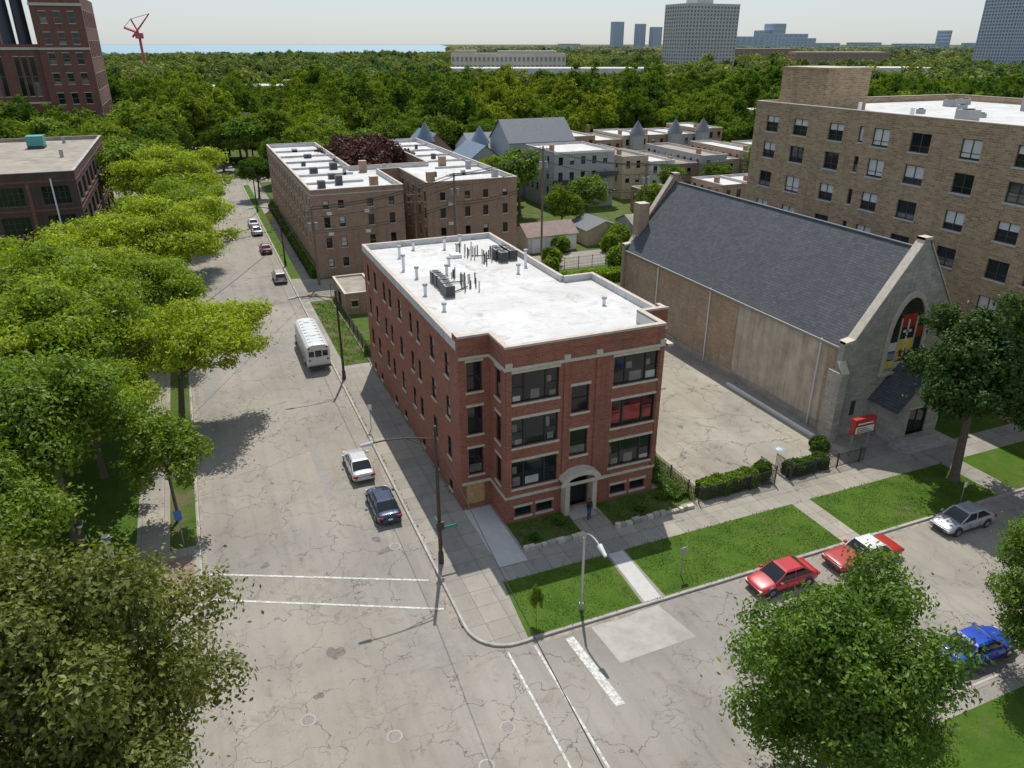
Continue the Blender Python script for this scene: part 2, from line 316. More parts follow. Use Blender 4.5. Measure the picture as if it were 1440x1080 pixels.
    def done(s,smooth=()):
        obs=[]
        for part,P in s.parts.items():
            me=bpy.data.meshes.new(part);me.from_pydata(P['v'],[],P['f'])
            for mm in P['ms']:me.materials.append(M[mm])
            me.polygons.foreach_set('material_index',P['m'])
            if part in smooth:
                import bmesh
                bm=bmesh.new();bm.from_mesh(me);bmesh.ops.remove_doubles(bm,verts=bm.verts,dist=1e-4);bm.to_mesh(me);bm.free()
                me.polygons.foreach_set('use_smooth',[True]*len(me.polygons))
            me.update();ob=bpy.data.objects.new(part,me);COL.objects.link(ob);obs.append(ob)
        if len(obs)==1:
            o=obs[0];o.name=s.name;o.location=s.loc;o.rotation_euler=(0,0,s.rot);return o
        e=bpy.data.objects.new(s.name,None);COL.objects.link(e);e.empty_display_size=.1
        for o in obs:o.parent=e
        e.location=s.loc;e.rotation_euler=(0,0,s.rot);return e
def sheet(name,mat,pts,z):
    b=B(name);b.poly(name,mat,[(x,y,z) for x,y in pts]);return b.done()
def rect(x0,x1,y0,y1): return [(x0,y0),(x1,y0),(x1,y1),(x0,y1)]
def arc(cx,cy,r,a0,a1,n=8): return [(cx+r*math.cos(math.radians(a0+(a1-a0)*k/n)),cy+r*math.sin(math.radians(a0+(a1-a0)*k/n))) for k in range(n+1)]

# ---------------------------------------------------------------- ground and streets
sheet('ground','ground',rect(-40000,40000,-2000,60000),0)
sheet('lake_water','water',[(-12000,2300),(900,2300),(14500,46000),(-20000,46000)],.6)
sheet('road_along_block','asphalt',rect(-3.75,10.85,-60,420),.012)
sheet('road_cross_street','asphalt',rect(10.85,330,18.2,30.9),.012)
sheet('road_cross_street_west','asphalt',rect(-120,-3.75,23.8,39.5),.012)
sheet('road_cross_street_north','asphalt',rect(10.85,330,203,213),.012)
sheet('road_cross_street_north_west','asphalt',rect(-120,-3.75,203,213),.012)
sheet('road_corner_fill','asphalt',rect(10.85,13.4,30.9,33.4),.008)
sheet('road_corner_fill','asphalt',rect(-6.3,-3.75,39.5,42.2),.008)
sheet('road_corner_fill','asphalt',rect(10.85,13.4,15.6,18.2),.008)
Z=.13
def slab(name,pts,mat='walk'):
    b=B(name);b.prism('slab','kerb',pts,0,Z,top=mat);
    b.band('kerb',pts[::1],0,Z+.012,.012,True,'slab')
    n=len(pts);inn=[]
    for i in range(n):
        a=Vector(pts[i-1]);c=Vector(pts[i]);d_=Vector(pts[(i+1)%n]);d1=(c-a).normalized();d2=(d_-c).normalized()
        v=(Vector((d1.y,-d1.x))+Vector((d2.y,-d2.x)))/(1+max(-.5,d1.dot(d2)));inn.append(c-v*.17)
    for i in range(n):
        j=(i+1)%n;b.poly('slab','kerb',[(*pts[i],Z+.012),(*pts[j],Z+.012),(inn[j].x,inn[j].y,Z+.012),(inn[i].x,inn[i].y,Z+.012)])
    return b.done()
slab('pavement_block_east',arc(13.2,33.2,2.5,180,270)+[(330,30.7),(330,203),(10.7,203)])
slab('pavement_block_west',[(-120,39.3)]+[(-7.4,39.3)]+arc(-6.1,42.0,2.5,-80,0)+[(-3.6,203),(-120,203)])
slab('pavement_block_southeast',[(13.2,-60),(330,-60),(330,18.4)]+arc(13.2,15.9,2.5,90,180)+[(10.7,-60)])
slab('pavement_block_southwest',[(-120,-60),(-3.6,-60)]+arc(-6.1,21.5,2.5,0,90)+[(-120,24)])
slab('pavement_block_north',[(10.7,213),(330,213),(330,420),(10.7,420)],'grass_wild')
slab('pavement_block_northwest',[(-120,213),(-3.6,213),(-3.6,420),(-120,420)],'grass_wild')
g=Z+.006
for i,(x0,x1,y0,y1) in enumerate([(14.2,21.8,30.95,36.1),(23.4,38.1,30.95,36.1),(39.8,53.8,30.95,36.1),(55.8,90,30.95,36.1)]):
    pts=rect(x0,x1,y0,y1)
    if i==0: pts=[(13.9,30.95),(21.7,30.95),(22.0,36.1),(14.4,36.1)]
    sheet('grass_parkway','grass',pts,g)
sheet('new_concrete_walk','concrete_new',[(21.9,30.95),(23.1,30.95),(23.3,36.05),(22.15,36.05)],g)
sheet('new_concrete_pad','concrete_new',[(14.75,37.6),(16.8,37.6),(16.8,44.8),(14.75,44.8)],g)
sheet('parking_lot','lot',rect(31.6,48.7,39.2,92),g)
sheet('alley_pavement','alley',rect(10.9,120,101.5,110),g+.004)
sheet('back_lot_grass','grass_wild',rect(14.8,70,76,101.3),g)
sheet('lawn','grass',rect(47,66,92.2,101.3),g+.004)
sheet('grass_strip','grass_wild',rect(11.9,14.7,76,100),g+.006)
sheet('grass_strip','grass',rect(11.0,12.3,112,200),g)
sheet('grass_strip','grass_wild',rect(13.9,15,111,169),g)
sheet('block_ground_grass','grass_wild',rect(15,330,110.2,202.8),g)
sheet('side_yard_grass','grass_wild',rect(30.2,32.6,39.3,52),g+.004)
sheet('front_yard','grass_wild',rect(17,21.7,38.7,42),g+.004)
sheet('front_yard','grass_wild',rect(24.2,30.2,38.7,42),g+.004)
sheet('church_lawn','grass',rect(57,66,38.8,42.5),g)
sheet('west_lawn','grass',rect(-120,-7.8,39.5,150),g)
sheet('west_yard_pavement','lot',rect(-16,-9,150,200),g+.004)
sheet('grass_strip','grass_wild',rect(-5.6,-3.85,48,58),g)
sheet('grass_strip','grass_wild',rect(-5.6,-3.85,61,200),g)
sheet('corner_paving','paver',rect(-6.5,-4.1,43,47),g)
sheet('southeast_lawn','grass',rect(14,330,12.8,17.2),g)
sheet('southeast_lawn','grass',rect(14,330,-20,10.6),g)
sheet('southwest_lawn','grass',rect(-120,-7,-20,21),g)
r=.018
def line(a,b_,w,name='road_marking'):
    a=Vector(a);b_=Vector(b_);d=(b_-a).normalized();n=Vector((-d.y,d.x))*w/2
    sheet(name,'white_paint',[tuple(a-n),tuple(b_-n),tuple(b_+n),tuple(a+n)],r+.008)
line((-3.3,44.5),(10.0,38.3),.16);line((-3.5,41.9),(10.1,35.3),.16)
line((12.3,18.8),(12.4,30.4),.14);line((14.05,18.8),(14.05,30.3),.14);line((16.5,24.6),(16.2,30.1),.55)
line((-5.3,37),(-5.2,39.1),.16)
def blob(x,y,w,h,mat,name='road_patch',z=.020):
    n=22;ph=[random.uniform(0,6.28) for _ in range(3)]
    pts=[]
    for k in range(n):
        a=k*2*math.pi/n;q=1+.22*math.sin(2*a+ph[0])+.15*math.sin(3*a+ph[1])+.1*math.sin(5*a+ph[2]);pts.append((x+w/2*math.cos(a)*q,y+h/2*math.sin(a)*q))
    sheet(name,mat,pts,z)
sheet('road_patch','patch_light',[(18.0,27.2),(23.2,27.3),(22.6,30.5),(17.8,30.4)],.016)
for pts in (rect(-2.5,-1.0,72,84),rect(2.8,3.6,88,110),rect(24.5,31,20.5,21.6),rect(.5,4.4,21,22.2),[(7.2,31),(9.9,30.8),(10.0,32.7),(7.3,32.9)],rect(5.5,6.3,50,61)): sheet('road_patch','patch_mid',pts,.016)
# irregular dirt ribbons in the gutters
def ribbon(x0,y0,x1,y1,side,w,seed):
    rr=random.Random(seed);L=math.hypot(x1-x0,y1-y0);n=int(L/.5);d=((x1-x0)/L,(y1-y0)/L);q=(-d[1]*side,d[0]*side)
    P=[];ph=rr.uniform(0,6)
    for k in range(n+1):
        t=L*k/n;ww=w*max(.08,.6+.5*math.sin(t*.45+ph)+.3*math.sin(t*1.3+ph*2)+rr.uniform(-.15,.15));P.append((x0+d[0]*t+q[0]*ww,y0+d[1]*t+q[1]*ww))
    sheet('gutter_dirt','gutter_dirt',[(x0,y0)]+[(x1,y1)]+P[::-1],.0165)
ribbon(10.68,33.5,10.68,78,1,.4,1);ribbon(13.2,30.68,54,30.68,-1,.3,2);ribbon(-3.58,42,-3.58,90,-1,.35,3)
for (x,y,w,h) in ((3.2,34.2,.9,1.1),(.3,44,.5,.6),(8.3,42.5,1.3,.6),(-2.0,36,.6,1.0),(7.9,44.0,.5,.8),(1.8,31.4,.5,.5)): blob(x,y,w,h,'patch_dark')
for (x,y,w,h) in ((39.0,58.5,1.2,.8),(40.5,57.6,1.0,.5),(36,70,1.5,1.0),(37.5,50,.6,.6),(42,63,.9,.5)): blob(x,y,w,h,'patch_dark','pavement_stain',g+.005)
for x,y in ((1.0,30),(4.9,27.3),(10.4,25.6),(-3.0,36.6),(8.6,23.9),(8.9,42.7)):
    b=B('manhole_cover');b.prism('ring','manhole_c',arc(x,y,.40,0,340,17),.014,.024);b.prism('lid','manhole_i',arc(x,y,.33,0,340,17),.02,.029);b.done()
b=B('storm_drain');b.box('grate','manhole_i',10.0,10.6,33.4,34.0,.014,.024);b.box('inlet','metal_dark',10.62,10.685,33.3,34.1,.02,.12);b.done()
b=B('low_kerb_wall');b.box('k','white_trim',47.1,47.4,43.5,56,g,.38);b.done()
b=B('parking_marking');
b.prism('disc','faded_blue',arc(43.0,43.2,.5,0,340,17),g+.004,g+.008);b.prism('figure','white_paint',arc(43.0,43.2,.28,0,340,17),g+.006,g+.013);b.done()

# ---------------------------------------------------------------- main building
FL=[(3.0,5.2),(6.35,8.55),(9.75,12.0)]
b=B('brick_apartment_building')
ZT=13.9;ZR=12.95
X0,XB0,XB1,X1=14.7,17.0,29.3,31.5
YF,YW,YN=42.0,45.0,75.0
foot=[(XB0,YF),(XB1,YF),(XB1,YW),(X1,YW),(X1,57),(28.6,57),(28.6,YN),(X0,YN),(X0,YW),(XB0,YW)]
f3=lambda a,c,k:[(a,c,z0,z1,k) for z0,z1 in FL]
bs=lambda a,c:[(a,c,.55,1.35,'plain')]
W_=XB1-XB0
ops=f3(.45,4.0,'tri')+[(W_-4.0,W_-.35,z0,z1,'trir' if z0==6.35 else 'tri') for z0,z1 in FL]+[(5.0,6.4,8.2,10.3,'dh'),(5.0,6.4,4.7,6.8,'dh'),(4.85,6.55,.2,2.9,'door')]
ops+=bs(.7,2.0)+bs(2.4,3.7)+bs(8.6,9.9)+bs(10.3,11.6)
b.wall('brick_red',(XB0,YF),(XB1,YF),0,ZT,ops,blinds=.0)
b.wall('brick_red',(XB0,YW),(XB0,YF),0,ZT,f3(1.1,2.1,'dh'))
b.wall('brick_red',(XB1,YF),(XB1,YW),0,ZT,f3(1.0,2.0,'dh'))
b.wall('brick_red',(X0,YW),(XB0,YW),0,ZT,[o for o in f3(.6,1.75,'dh')]+[(.35,1.8,.05,2.2,'ply')])
b.wall('brick_red',(XB1,YW),(X1,YW),0,ZT,f3(.6,1.6,'dh'))
wo=[]
for yy,w in ((47.6,.9),(51.2,1.0),(55.0,.8),(57.2,.8),(60.8,1.0),(64.2,.8),(66.4,.8),(70.0,1.0),(73.0,.8)):
    u=YN-yy
    wo+=[(u-w/2,u+w/2,z0+.35,z1-.1,'dh') for z0,z1 in FL];
    if yy not in(57.2,66.4):wo+=[(u-.4,u+.4,.5,1.25,'plain')]
b.wall('brick_red',(X0,YN),(X0,YW),0,ZT-.45,wo,lint=None,dep=.1)
eo=[]
for yy in (47,50,53.5): eo+=[(yy-YW-.5,yy-YW+.5,z0+.3,z1,'dh') for z0,z1 in FL]
b.wall('brick_red',(X1,YW),(X1,57),0,ZT-.45,eo,lint=None)
b.wall('brick_red',(X1,57),(28.6,57),0,ZT-.45);b.wall('brick_red',(28.6,57),(28.6,YN),0,ZT-.45,[(u-.5,u+.5,z0,z1,'dh') for u in (3,7,11,15) for z0,z1 in FL])
b.wall('brick_red',(28.6,YN),(X0,YN),0,ZT-.45)
b.poly('roof','roof_white',[(x,y,ZR) for x,y in foot])
front=[(X0,YW),(XB0,YW),(XB0,YF),(XB1,YF),(XB1,YW),(X1,YW)]
fi=[(X0+.35,YW+.35),(XB0+.35,YW+.35),(XB0+.35,YF+.35),(XB1-.35,YF+.35),(XB1-.35,YW+.35),(X1-.35,YW+.35)]
fo=[(X0-.06,YW-.06),(XB0-.06,YW-.06),(XB0-.06,YF-.06),(XB1+.06,YF-.06),(XB1+.06,YW-.06),(X1+.06,YW-.06)]
for i in range(5):
    a,c=fi[i],fi[i+1];b.poly('parapet','roof_white',[(*c,ZR),(*a,ZR),(*a,ZT),(*c,ZT)])
    o,q=fo[i],fo[i+1];b.poly('parapet','coping',[(*o,ZT+.1),(*q,ZT+.1),(*c,ZT+.1),(*a,ZT+.1)]);b.poly('parapet','coping',[(*o,ZT-.06),(*q,ZT-.06),(*q,ZT+.1),(*o,ZT+.1)]);b.poly('parapet','coping',[(*c,ZT-.06),(*a,ZT-.06),(*a,ZT+.1),(*c,ZT+.1)])
zs_=ZT-.45
def pseg(x0,x1,y0,y1,z=zs_): b.box('parapet','roof_white',x0,x1,y0,y1,ZR-.1,z,top='coping')
b.box('parapet','brick_red',X0-.003,X0+.353,YW-.003,YW+1.2,zs_,ZT+.02,top='coping')
b.box('parapet','brick_red',X1-.353,X1+.003,YW-.003,YW+1.2,zs_,ZT+.02,top='coping')
pseg(X0-.04,X0+.3,YW+.4,YN+.04,zs_+.06);pseg(X0+.3,28.64,YN-.3,YN+.04,zs_+.05);pseg(X1-.3,X1+.04,YW+.4,57.04,zs_+.06);pseg(28.6,X1-.3,56.7,57.04,zs_+.05);pseg(28.34,28.64,57.04,YN-.3,zs_+.04)
b.band('stone',front,12.25,12.45,.10);b.band('stone',front,2.2,2.42,.07);b.band('brick_red',front,13.1,13.2,.05);b.band('brick_red',front,.0,.45,.05)
for u in (4.35,6.85,0.05,12.0):
    b.lb('trim','brick_red',(XB0,YF),(1,0),(0,-1),u,u+.35,2.45,12.2,0.0,.10)
    b.lb('trim','stone',(XB0,YF),(1,0),(0,-1),u-.05,u+.4,12.47,12.8,0.0,.16)
px=22.7
for sx in (-1,1):
    b.box('entrance','stone',px+sx*1.0-.18+(.12*sx),px+sx*1.0+.18+(.12*sx),YF-.75,YF-.004,Z,3.0)
n=10;prev=None
for k in range(n+1):
    a=math.pi*k/n;p_=(px-1.55*math.cos(a),3.0+.8*math.sin(a));q_=(px-1.1*math.cos(a),3.0+.4*math.sin(a))
    if prev:
        P1,Q1=prev
        y0,y1=YF-.85,YF-.004
        b.poly('entrance','stone',[(Q1[0],y0,Q1[1]),(q_[0],y0,q_[1]),(p_[0],y0,p_[1]),(P1[0],y0,P1[1])])
        b.poly('entrance','stone',[(P1[0],y0,P1[1]),(p_[0],y0,p_[1]),(p_[0],y1,p_[1]),(P1[0],y1,P1[1])])
        b.poly('entrance','stone',[(q_[0],y0,q_[1]),(Q1[0],y0,Q1[1]),(Q1[0],y1,Q1[1]),(q_[0],y1,q_[1])])
    prev=(p_,q_)
b.box('entrance','stone',px-1.75,px+1.75,YF-.95,YF-.86,2.8,3.02)
b.box('steps','kerb',px-1.0,px+1.0,YF-1.0,YF-.01,Z,.3);b.box('steps','kerb',px-1.0,px+1.0,YF-1.4,YF-1.003,Z,.2)
b.box('steps','walk',px-.8,px+.8,38.65,YF-1.41,Z,.15)
b.box('trim','stone',X1+.0,X1+.5,44.6,47.2,10.9,11.1)
def cond(bb,x,y,z,s=.8):
    bb.box('condensers','metal_dark',x-s/2,x+s/2,y-s/2,y+s/2,z+.15,z+1.0,top='metal_grey');bb.cyl('condensers','metal_dark',(x,y,z+1.0),(x,y,z+1.03),s*.4,n=14)
    bb.box('condensers','wood_pole',x-s/2,x+s/2,y-s/2,y+s/2,z,z+.14)
for i,(x,y) in enumerate([(18.0,56.8),(18.1,57.9),(18.2,59.0),(18.2,60.1),(18.2,61.2),(26.2,65.2),(26.1,66.3),(26.2,67.4),(27.3,65.6),(27.3,66.7),(27.3,67.8)]): cond(b,x,y,ZR)
rp=random.Random(5)
for i in range(44):
    cx,cy=rp.choice(((20.2,59),(20.6,60),(24.8,67),(24.6,66),(23.8,69)));x=cx+rp.uniform(-.8,.8);y=cy+rp.uniform(-2.2,2.2)
    b.cyl('vents','metal_dark' if i%2 else 'pole_alu',(x,y,ZR),(x,y,ZR+rp.uniform(.5,1.3)),.06,n=6)
for x,y,h in ((16.6,66,1.3),(17.4,70.5,1.0),(22.5,72,1.1),(27.6,63.0,1.4),(19.8,63,.8),(23.2,70,.8),(26,61,.7),(17,63,.9),(16.3,58,.8),(21,66,.6),(24.5,73,.9),(19.5,73,.8),(16.5,53.5,.5),(28.8,50,.5)):
    b.cyl('vents','white_trim',(x,y,ZR),(x,y,ZR+h),.14,n=8);b.cyl('vents','metal_grey',(x,y,ZR+h),(x,y,ZR+h+.18),.22,n=8)
for (xa,ya,xb,yb) in ((18.7,57.5,20.2,58.5),(18.7,60.5,20.4,60),(24.9,66.5,25.7,66.3),(24,68,25.6,67.5)): b.cyl('conduits','metal_dark',(xa,ya,ZR+.12),(xb,yb,ZR+.12),.05,n=6)
b.box('hatch','white_trim',22,23,68,69,ZR,ZR+.35)
b.done()
rs=B('yard_edging_stones')
for x0,x1 in ((17,21.6),(24.2,30.4)):
    x=x0
    while x<x1:
        w=random.uniform(.35,.7);rs.box('s','stone' if random.random()<.6 else 'kerb',x,x+w-.05,38.45+random.uniform(-.05,.05),38.75+random.uniform(-.05,.08),Z,Z+random.uniform(.2,.4));x+=w
rs.done()

# ---------------------------------------------------------------- courtyard apartment block (north)
b=B('brick_courtyard_apartments');H=13.0;R=12.3
ft=[(15,111),(28.6,111),(28.6,127),(32.2,127),(32.2,111),(47,111),(47,168),(38.5,168),(38.5,132),(25,132),(25,169),(15,169)]
def rowops(us,fl,w=1.0,k='dh'): return [(u-w/2,u+w/2,z0,z1,k) for u in us for z0,z1 in fl]
FU=[(4.4,6.1),(7.4,9.1),(10.0,11.6)]
for i in range(len(ft)):
    a,c=ft[i],ft[(i+1)%len(ft)];L=math.hypot(c[0]-a[0],c[1]-a[1])
    if i==0: us=[2,4.2,8.5,11.7]
    elif i==4: us=[2.5,6.5,9.5,12.8]
    elif L>40: us=[k for k in np.arange(2.5,L-1,3.6)]
    else: us=[k for k in np.arange(2,L-1,3.2)]
    fr=i in (0,4)
    b.wall('brick_u',a,c,0,H,rowops(us,FU if not fr else [(1.6,2.9),(4.5,6.0),(7.5,9.0),(10.2,11.4)],.95 if not fr else .85),lint=None if fr else 'stone',blinds=.3)
b.band('stone',[ft[-1],ft[0],ft[1]],12.2,12.35,.06)
b.poly('roof','roof_white',[(x,y,R) for x,y in ft]);b.parapet(ft,R,H,.3,'roof_white','coping')
for (x,y) in ((20,118),(20,124),(18,140),(20,150),(19,160),(41,120),(44,126),(42,140),(43,155),(36,120),(30,129),(23,128),(17,116),(22,134),(18,130),(40,148),(45,116)):
    s_=random.uniform(.5,1.3);b.box('rooftop','metal_grey' if random.random()<.5 else 'metal_dark',x,x+s_,y,y+s_*1.2,R,R+random.uniform(.5,1.4))
for (x,y) in ((26,129),(24,112.2),(40,129),(33,113)): b.box('chimneys','brick_u',x,x+1.2,y,y+.9,R,R+1.9,top='stone')
for k in range(14): b.box('rooftop','roof_white',*( (15.4,24.6) if k<7 else (38.9,46.6)),112+ (k%7)*8,112.3+(k%7)*8,R,R+.35)
for x in (17.0,22.5,35.5): 
    for z in (6.4,9.4):b.box('ac_units','white_trim',x,x+.7,110.6,111,z,z+.4)
b.done()
b=B('brick_garage');b.wall('brick_u',(15.4,92.5),(19.6,92.5),0,3,[(.8,1.6,1.2,2,'plain')]);b.wall('brick_u',(19.6,92.5),(19.6,101),0,3);b.wall('brick_u',(19.6,101),(15.4,101),0,3);b.wall('brick_u',(15.4,101),(15.4,92.5),0,3,[(3,5.6,Z,2.4,'plain')])
b.poly('roof','roof_gravel',[(15.4,92.5,2.8),(19.6,92.5,2.8),(19.6,101,2.8),(15.4,101,2.8)]);b.parapet(rect(15.4,19.6,92.5,101),2.8,3,.25,'stone','stone');b.done()
def fence(name,p0,p1,h,mat='metal_dark',sp=.14,th=.022,z=Z):
    b=B(name);L=math.hypot(p1[0]-p0[0],p1[1]-p0[1]);d=((p1[0]-p0[0])/L,(p1[1]-p0[1])/L);n=(d[1],-d[0]);k=0.
    while k<L: b.lb('pickets',mat,p0,d,n,k,k+th,z+.08,z+h,-th/2,th/2);k+=sp
    for w in (.15,h-.12): b.lb('rails',mat,p0,d,n,0,L,z+w,z+w+.04,-.03,-.012)
    k=0.
    while k<=L+.01: b.lb('posts',mat,p0,d,n,k-.035,k+.035,z,z+h+.1,-.05,.05) ;k+=2.4
    b.done()
fence('iron_fence',(31.6,38.9),(38.6,38.9),1.35,th=.03);fence('iron_fence',(40.4,38.9),(48.2,38.9),1.35,th=.03);fence('iron_fence',(31.5,57),(31.5,39.2),1.3,sp=.2,th=.03);fence('iron_fence',(14.9,76),(14.9,92),1.6,sp=.2)
fence('iron_fence',(15,101.3),(60,101.3),1.8,sp=.25);fence('iron_fence',(13.7,168),(13.7,111),1.2,sp=.3)
fence('iron_gate',(38.8,38.9),(38.8,40.8),1.6,th=.035);fence('iron_gate',(40.3,38.9),(40.3,40.6),1.6,th=.035)
b=B('board_fence');b.box('boards','wood_pole',22,46,100.6,100.7,Z,1.9);[b.box('posts','wood_pole',x,x+.12,100.48,100.59,Z,2.0) for x in range(22,46,3)];b.done()

# ---------------------------------------------------------------- church
b=B('church');cx0,cx1,cy0,cy1=48.7,61.6,43.4,80;cm=55.15;EZ,RZ=8.6,16.4
b.wall('stucco',(cx0,62),(cx0,cy0),0,EZ);b.wall('brick_church',(cx0,cy1),(cx0,62),0,EZ,[])
b.wall('brick_church',(cx1,cy0),(cx1,cy1),0,EZ)
b.box('walls','brick_church',cx0-.06,cx0-.003,57.5,61.9,0,EZ-.1)
b.box('walls','brick_church',cx0-.04,cx0-.003,43.6,45.2,0,EZ-.3)
b.box('foundation','stone_church',cx0-.12,cx0-.065,cy0+.1,cy1,0,.9)
for y in (61.95,46,72):b.cyl('downspouts','white_trim',(cx0-.2,y,.3),(cx0-.2,y,EZ),.07,n=6)
b.box('gutters','metal_grey',cx0-.38,cx0-.24,cy0+.4,cy1-.4,EZ-.22,EZ-.04)
o=.3;sl=(RZ-EZ)/(cm-cx0)
def slope(xa,xb,za,zb): b.poly('roof','shingle',[(xa,cy0+.3,za),(xb,cy0+.3,zb),(xb,cy1-.3,zb),(xa,cy1-.3,za)])
slope(cx0-o,cm,EZ-o*sl+.1,RZ+.1);slope(cm,cx1+o,RZ+.1,EZ-o*sl+.1)
b.poly('roof','roof_brown',[(cx0-o,cy0+.3,EZ-o*sl+.08),(cx0,cy0+.3,EZ),(cx0,cy1-.3,EZ),(cx0-o,cy1-.3,EZ-o*sl+.08)])
b.box('roof','roof_slate',cm-.15,cm+.15,cy0+.3,cy1-.3,RZ+.06,RZ+.16)
def gable(y0,y1,mat,cop,ex=.45,rise=.75,sh=.9):
    prof=[(cx0-ex,0),(cx1+ex,0),(cx1+ex,EZ+.6),(cx1+ex-sh,EZ+.75),(cm+.45,RZ+rise),(cm+.45,RZ+rise+.35),(cm-.45,RZ+rise+.35),(cm-.45,RZ+rise),(cx0-ex+sh,EZ+.75),(cx0-ex,EZ+.6)]
    b.poly('gables',mat,[(x,y0,z) for x,z in prof]);b.poly('gables',mat,[(x,y1,z) for x,z in prof[::-1]])
    b.poly('gables',mat,[(prof[0][0],y1,0),(prof[0][0],y0,0),(prof[-1][0],y0,EZ+.6),(prof[-1][0],y1,EZ+.6)])
    b.poly('gables',mat,[(prof[1][0],y0,0),(prof[1][0],y1,0),(prof[2][0],y1,EZ+.6),(prof[2][0],y0,EZ+.6)])
    for i in range(2,9):
        (xa,za),(xb,zb)=prof[i],prof[i+1];e=.12
        P_=[(xa,y0-e,za+.02),(xa,y1+e,za+.02),(xb,y1+e,zb+.02),(xb,y0-e,zb+.02)];Q_=[(x,y,z-.22) for x,y,z in P_]
        b.poly('coping',cop,P_[::-1])
        for (i0,i1) in ((0,1),(1,2),(2,3),(3,0)): b.poly('coping',cop,[Q_[i0],Q_[i1],P_[i1],P_[i0]])
gable(cy0-.25,cy0+.35,'stone_church','stone');gable(cy1-.35,cy1+.2,'brick_church','coping',.3)
b.box('chimney','brick_church',cx0+1.2,cx0+2.6,cy1-.9,cy1+.5,8,14.2,top='stone')
for sx in (cx0-.9,cx1+.1):
    b.box('buttresses','stone_church',sx,sx+.8,cy0-.9,cy0+.6,0,6.6);b.poly('buttresses','stone',[(sx-.04,cy0-.94,6.6),(sx+.84,cy0-.94,6.6),(sx+.84,cy0-.2,7.6),(sx-.04,cy0-.2,7.6)])
def pointed(hw,z0,zs,zt,n=7):
    L_=[];
    for k in range(n+1):
        t=k/n;L_.append((-hw*(1-t**1.6) if k else -hw, zs+(zt-zs)*math.sin(t*math.pi/2)))
    left=[(cm-hw,z0)]+[(cm+x,z) for x,z in L_];right=[(2*cm-x,z) for x,z in left[::-1]][1:]
    return left+right
yf=cy0-.25
outp=pointed(2.25,5.6,9.0,12.9);inp=pointed(1.95,5.9,9.0,12.4)
for i in range(len(outp)-1):
    a,c,a2,c2=outp[i],outp[i+1],inp[i],inp[i+1]
    b.poly('window_surround','stone',[(a[0],yf-.2,a[1]),(a2[0],yf-.2,a2[1]),(c2[0],yf-.2,c2[1]),(c[0],yf-.2,c[1])])
    b.poly('window_surround','stone',[(a[0],yf,a[1]),(a[0],yf-.2,a[1]),(c[0],yf-.2,c[1]),(c[0],yf,c[1])])
    b.poly('window_surround','stone',[(a2[0],yf-.2,a2[1]),(a2[0],yf-.04,a2[1]),(c2[0],yf-.04,c2[1]),(c2[0],yf-.2,c2[1])])
b.box('window_surround','stone',cm-2.4,cm+2.4,yf-.3,yf,5.4,5.62)
b.poly('stained_glass','glass',[(x,yf-.04,z) for x,z in inp][::-1])
yg=yf-.05
def pan(m_,x0,x1,z0,z1,e=0): b.poly('stained_glass',m_,[(cm+x0,yg-e,z0),(cm+x1,yg-e,z0),(cm+x1,yg-e,z1),(cm+x0,yg-e,z1)])
pan('g_red',-.85,.85,9.7,10.9);pan('g_wht',-1.85,-.95,7.6,8.4);pan('g_yel',.95,1.85,6,7.2);pan('g_yel',-1.85,-.95,5.95,6.7);pan('g_blue',-1.85,-.95,6.8,7.5);pan('g_red',.95,1.8,8.6,9.6);pan('g_yel',-.85,.85,6.6,8.6,.0);pan('g_wht',-.85,.85,5.95,6.5)
pan('g_wht',-.1,.1,7.0,10.4,.01);pan('g_wht',-.5,.5,9.2,9.45,.01);pan('g_red',-.45,.45,6.9,7.6,.005)
for x in (-.9,.9): b.box('mullions','stone',cm+x-.06,cm+x+.06,yf-.13,yf-.06,5.9,10.6)
for z in (7.4,8.9): b.box('mullions','metal_dark',cm-1.9,cm+1.9,yf-.1,yf-.065,z,z+.05)
b.wall('stone_church',(cm-2.6,yf-.0),(cm-2.6,yf-3.0),0,3.6);b.wall('stone_church',(cm+2.6,yf-3.0),(cm+2.6,yf),0,3.6)
b.wall('stone_church',(cm-2.6,yf-3.0),(cm+2.6,yf-3.0),0,3.6,[(1.5,3.7,.6,3.2,'two')],lint='stone')
b.poly('walls','stone_church',[(cm-2.6,yf-3,3.6),(cm+2.6,yf-3,3.6),(cm,yf-3,6.2)])
for s_ in (-1,1): b.poly('porch_roof','shingle',[(cm+s_*3.0,yf-3.3,3.25),(cm,yf-3.3,6.4),(cm,yf-.01,6.4),(cm+s_*3.0,yf-.01,3.25)])
for k in range(4): b.box('steps','kerb',cm-2.2-.3*k,cm+2.2+.3*k,yf-3.9-.35*k,yf-3.01-.001*k,Z,.75-.16*k)
b.box('basement_window','glass2',50.3,50.8,yf-.03,yf,2,3.4)
b.done()
b=B('church_sign');
for x in (47.5,49.3): b.box('posts','metal_grey',x,x+.12,39.9,40.02,Z,2.3)
b.box('cabinet','red_sign',47.3,49.6,39.7,40.2,2.3,3.7);b.box('panel','white_trim',47.45,49.45,39.67,39.699,2.4,3.0)
for k in range(3):b.box('lettering','cloth_dark',47.6,49.2-.3*k,39.655,39.669,2.48+k*.17,2.54+k*.17)
b.box('title','white_trim',47.6,49.3,39.67,39.699,3.2,3.32);b.done()

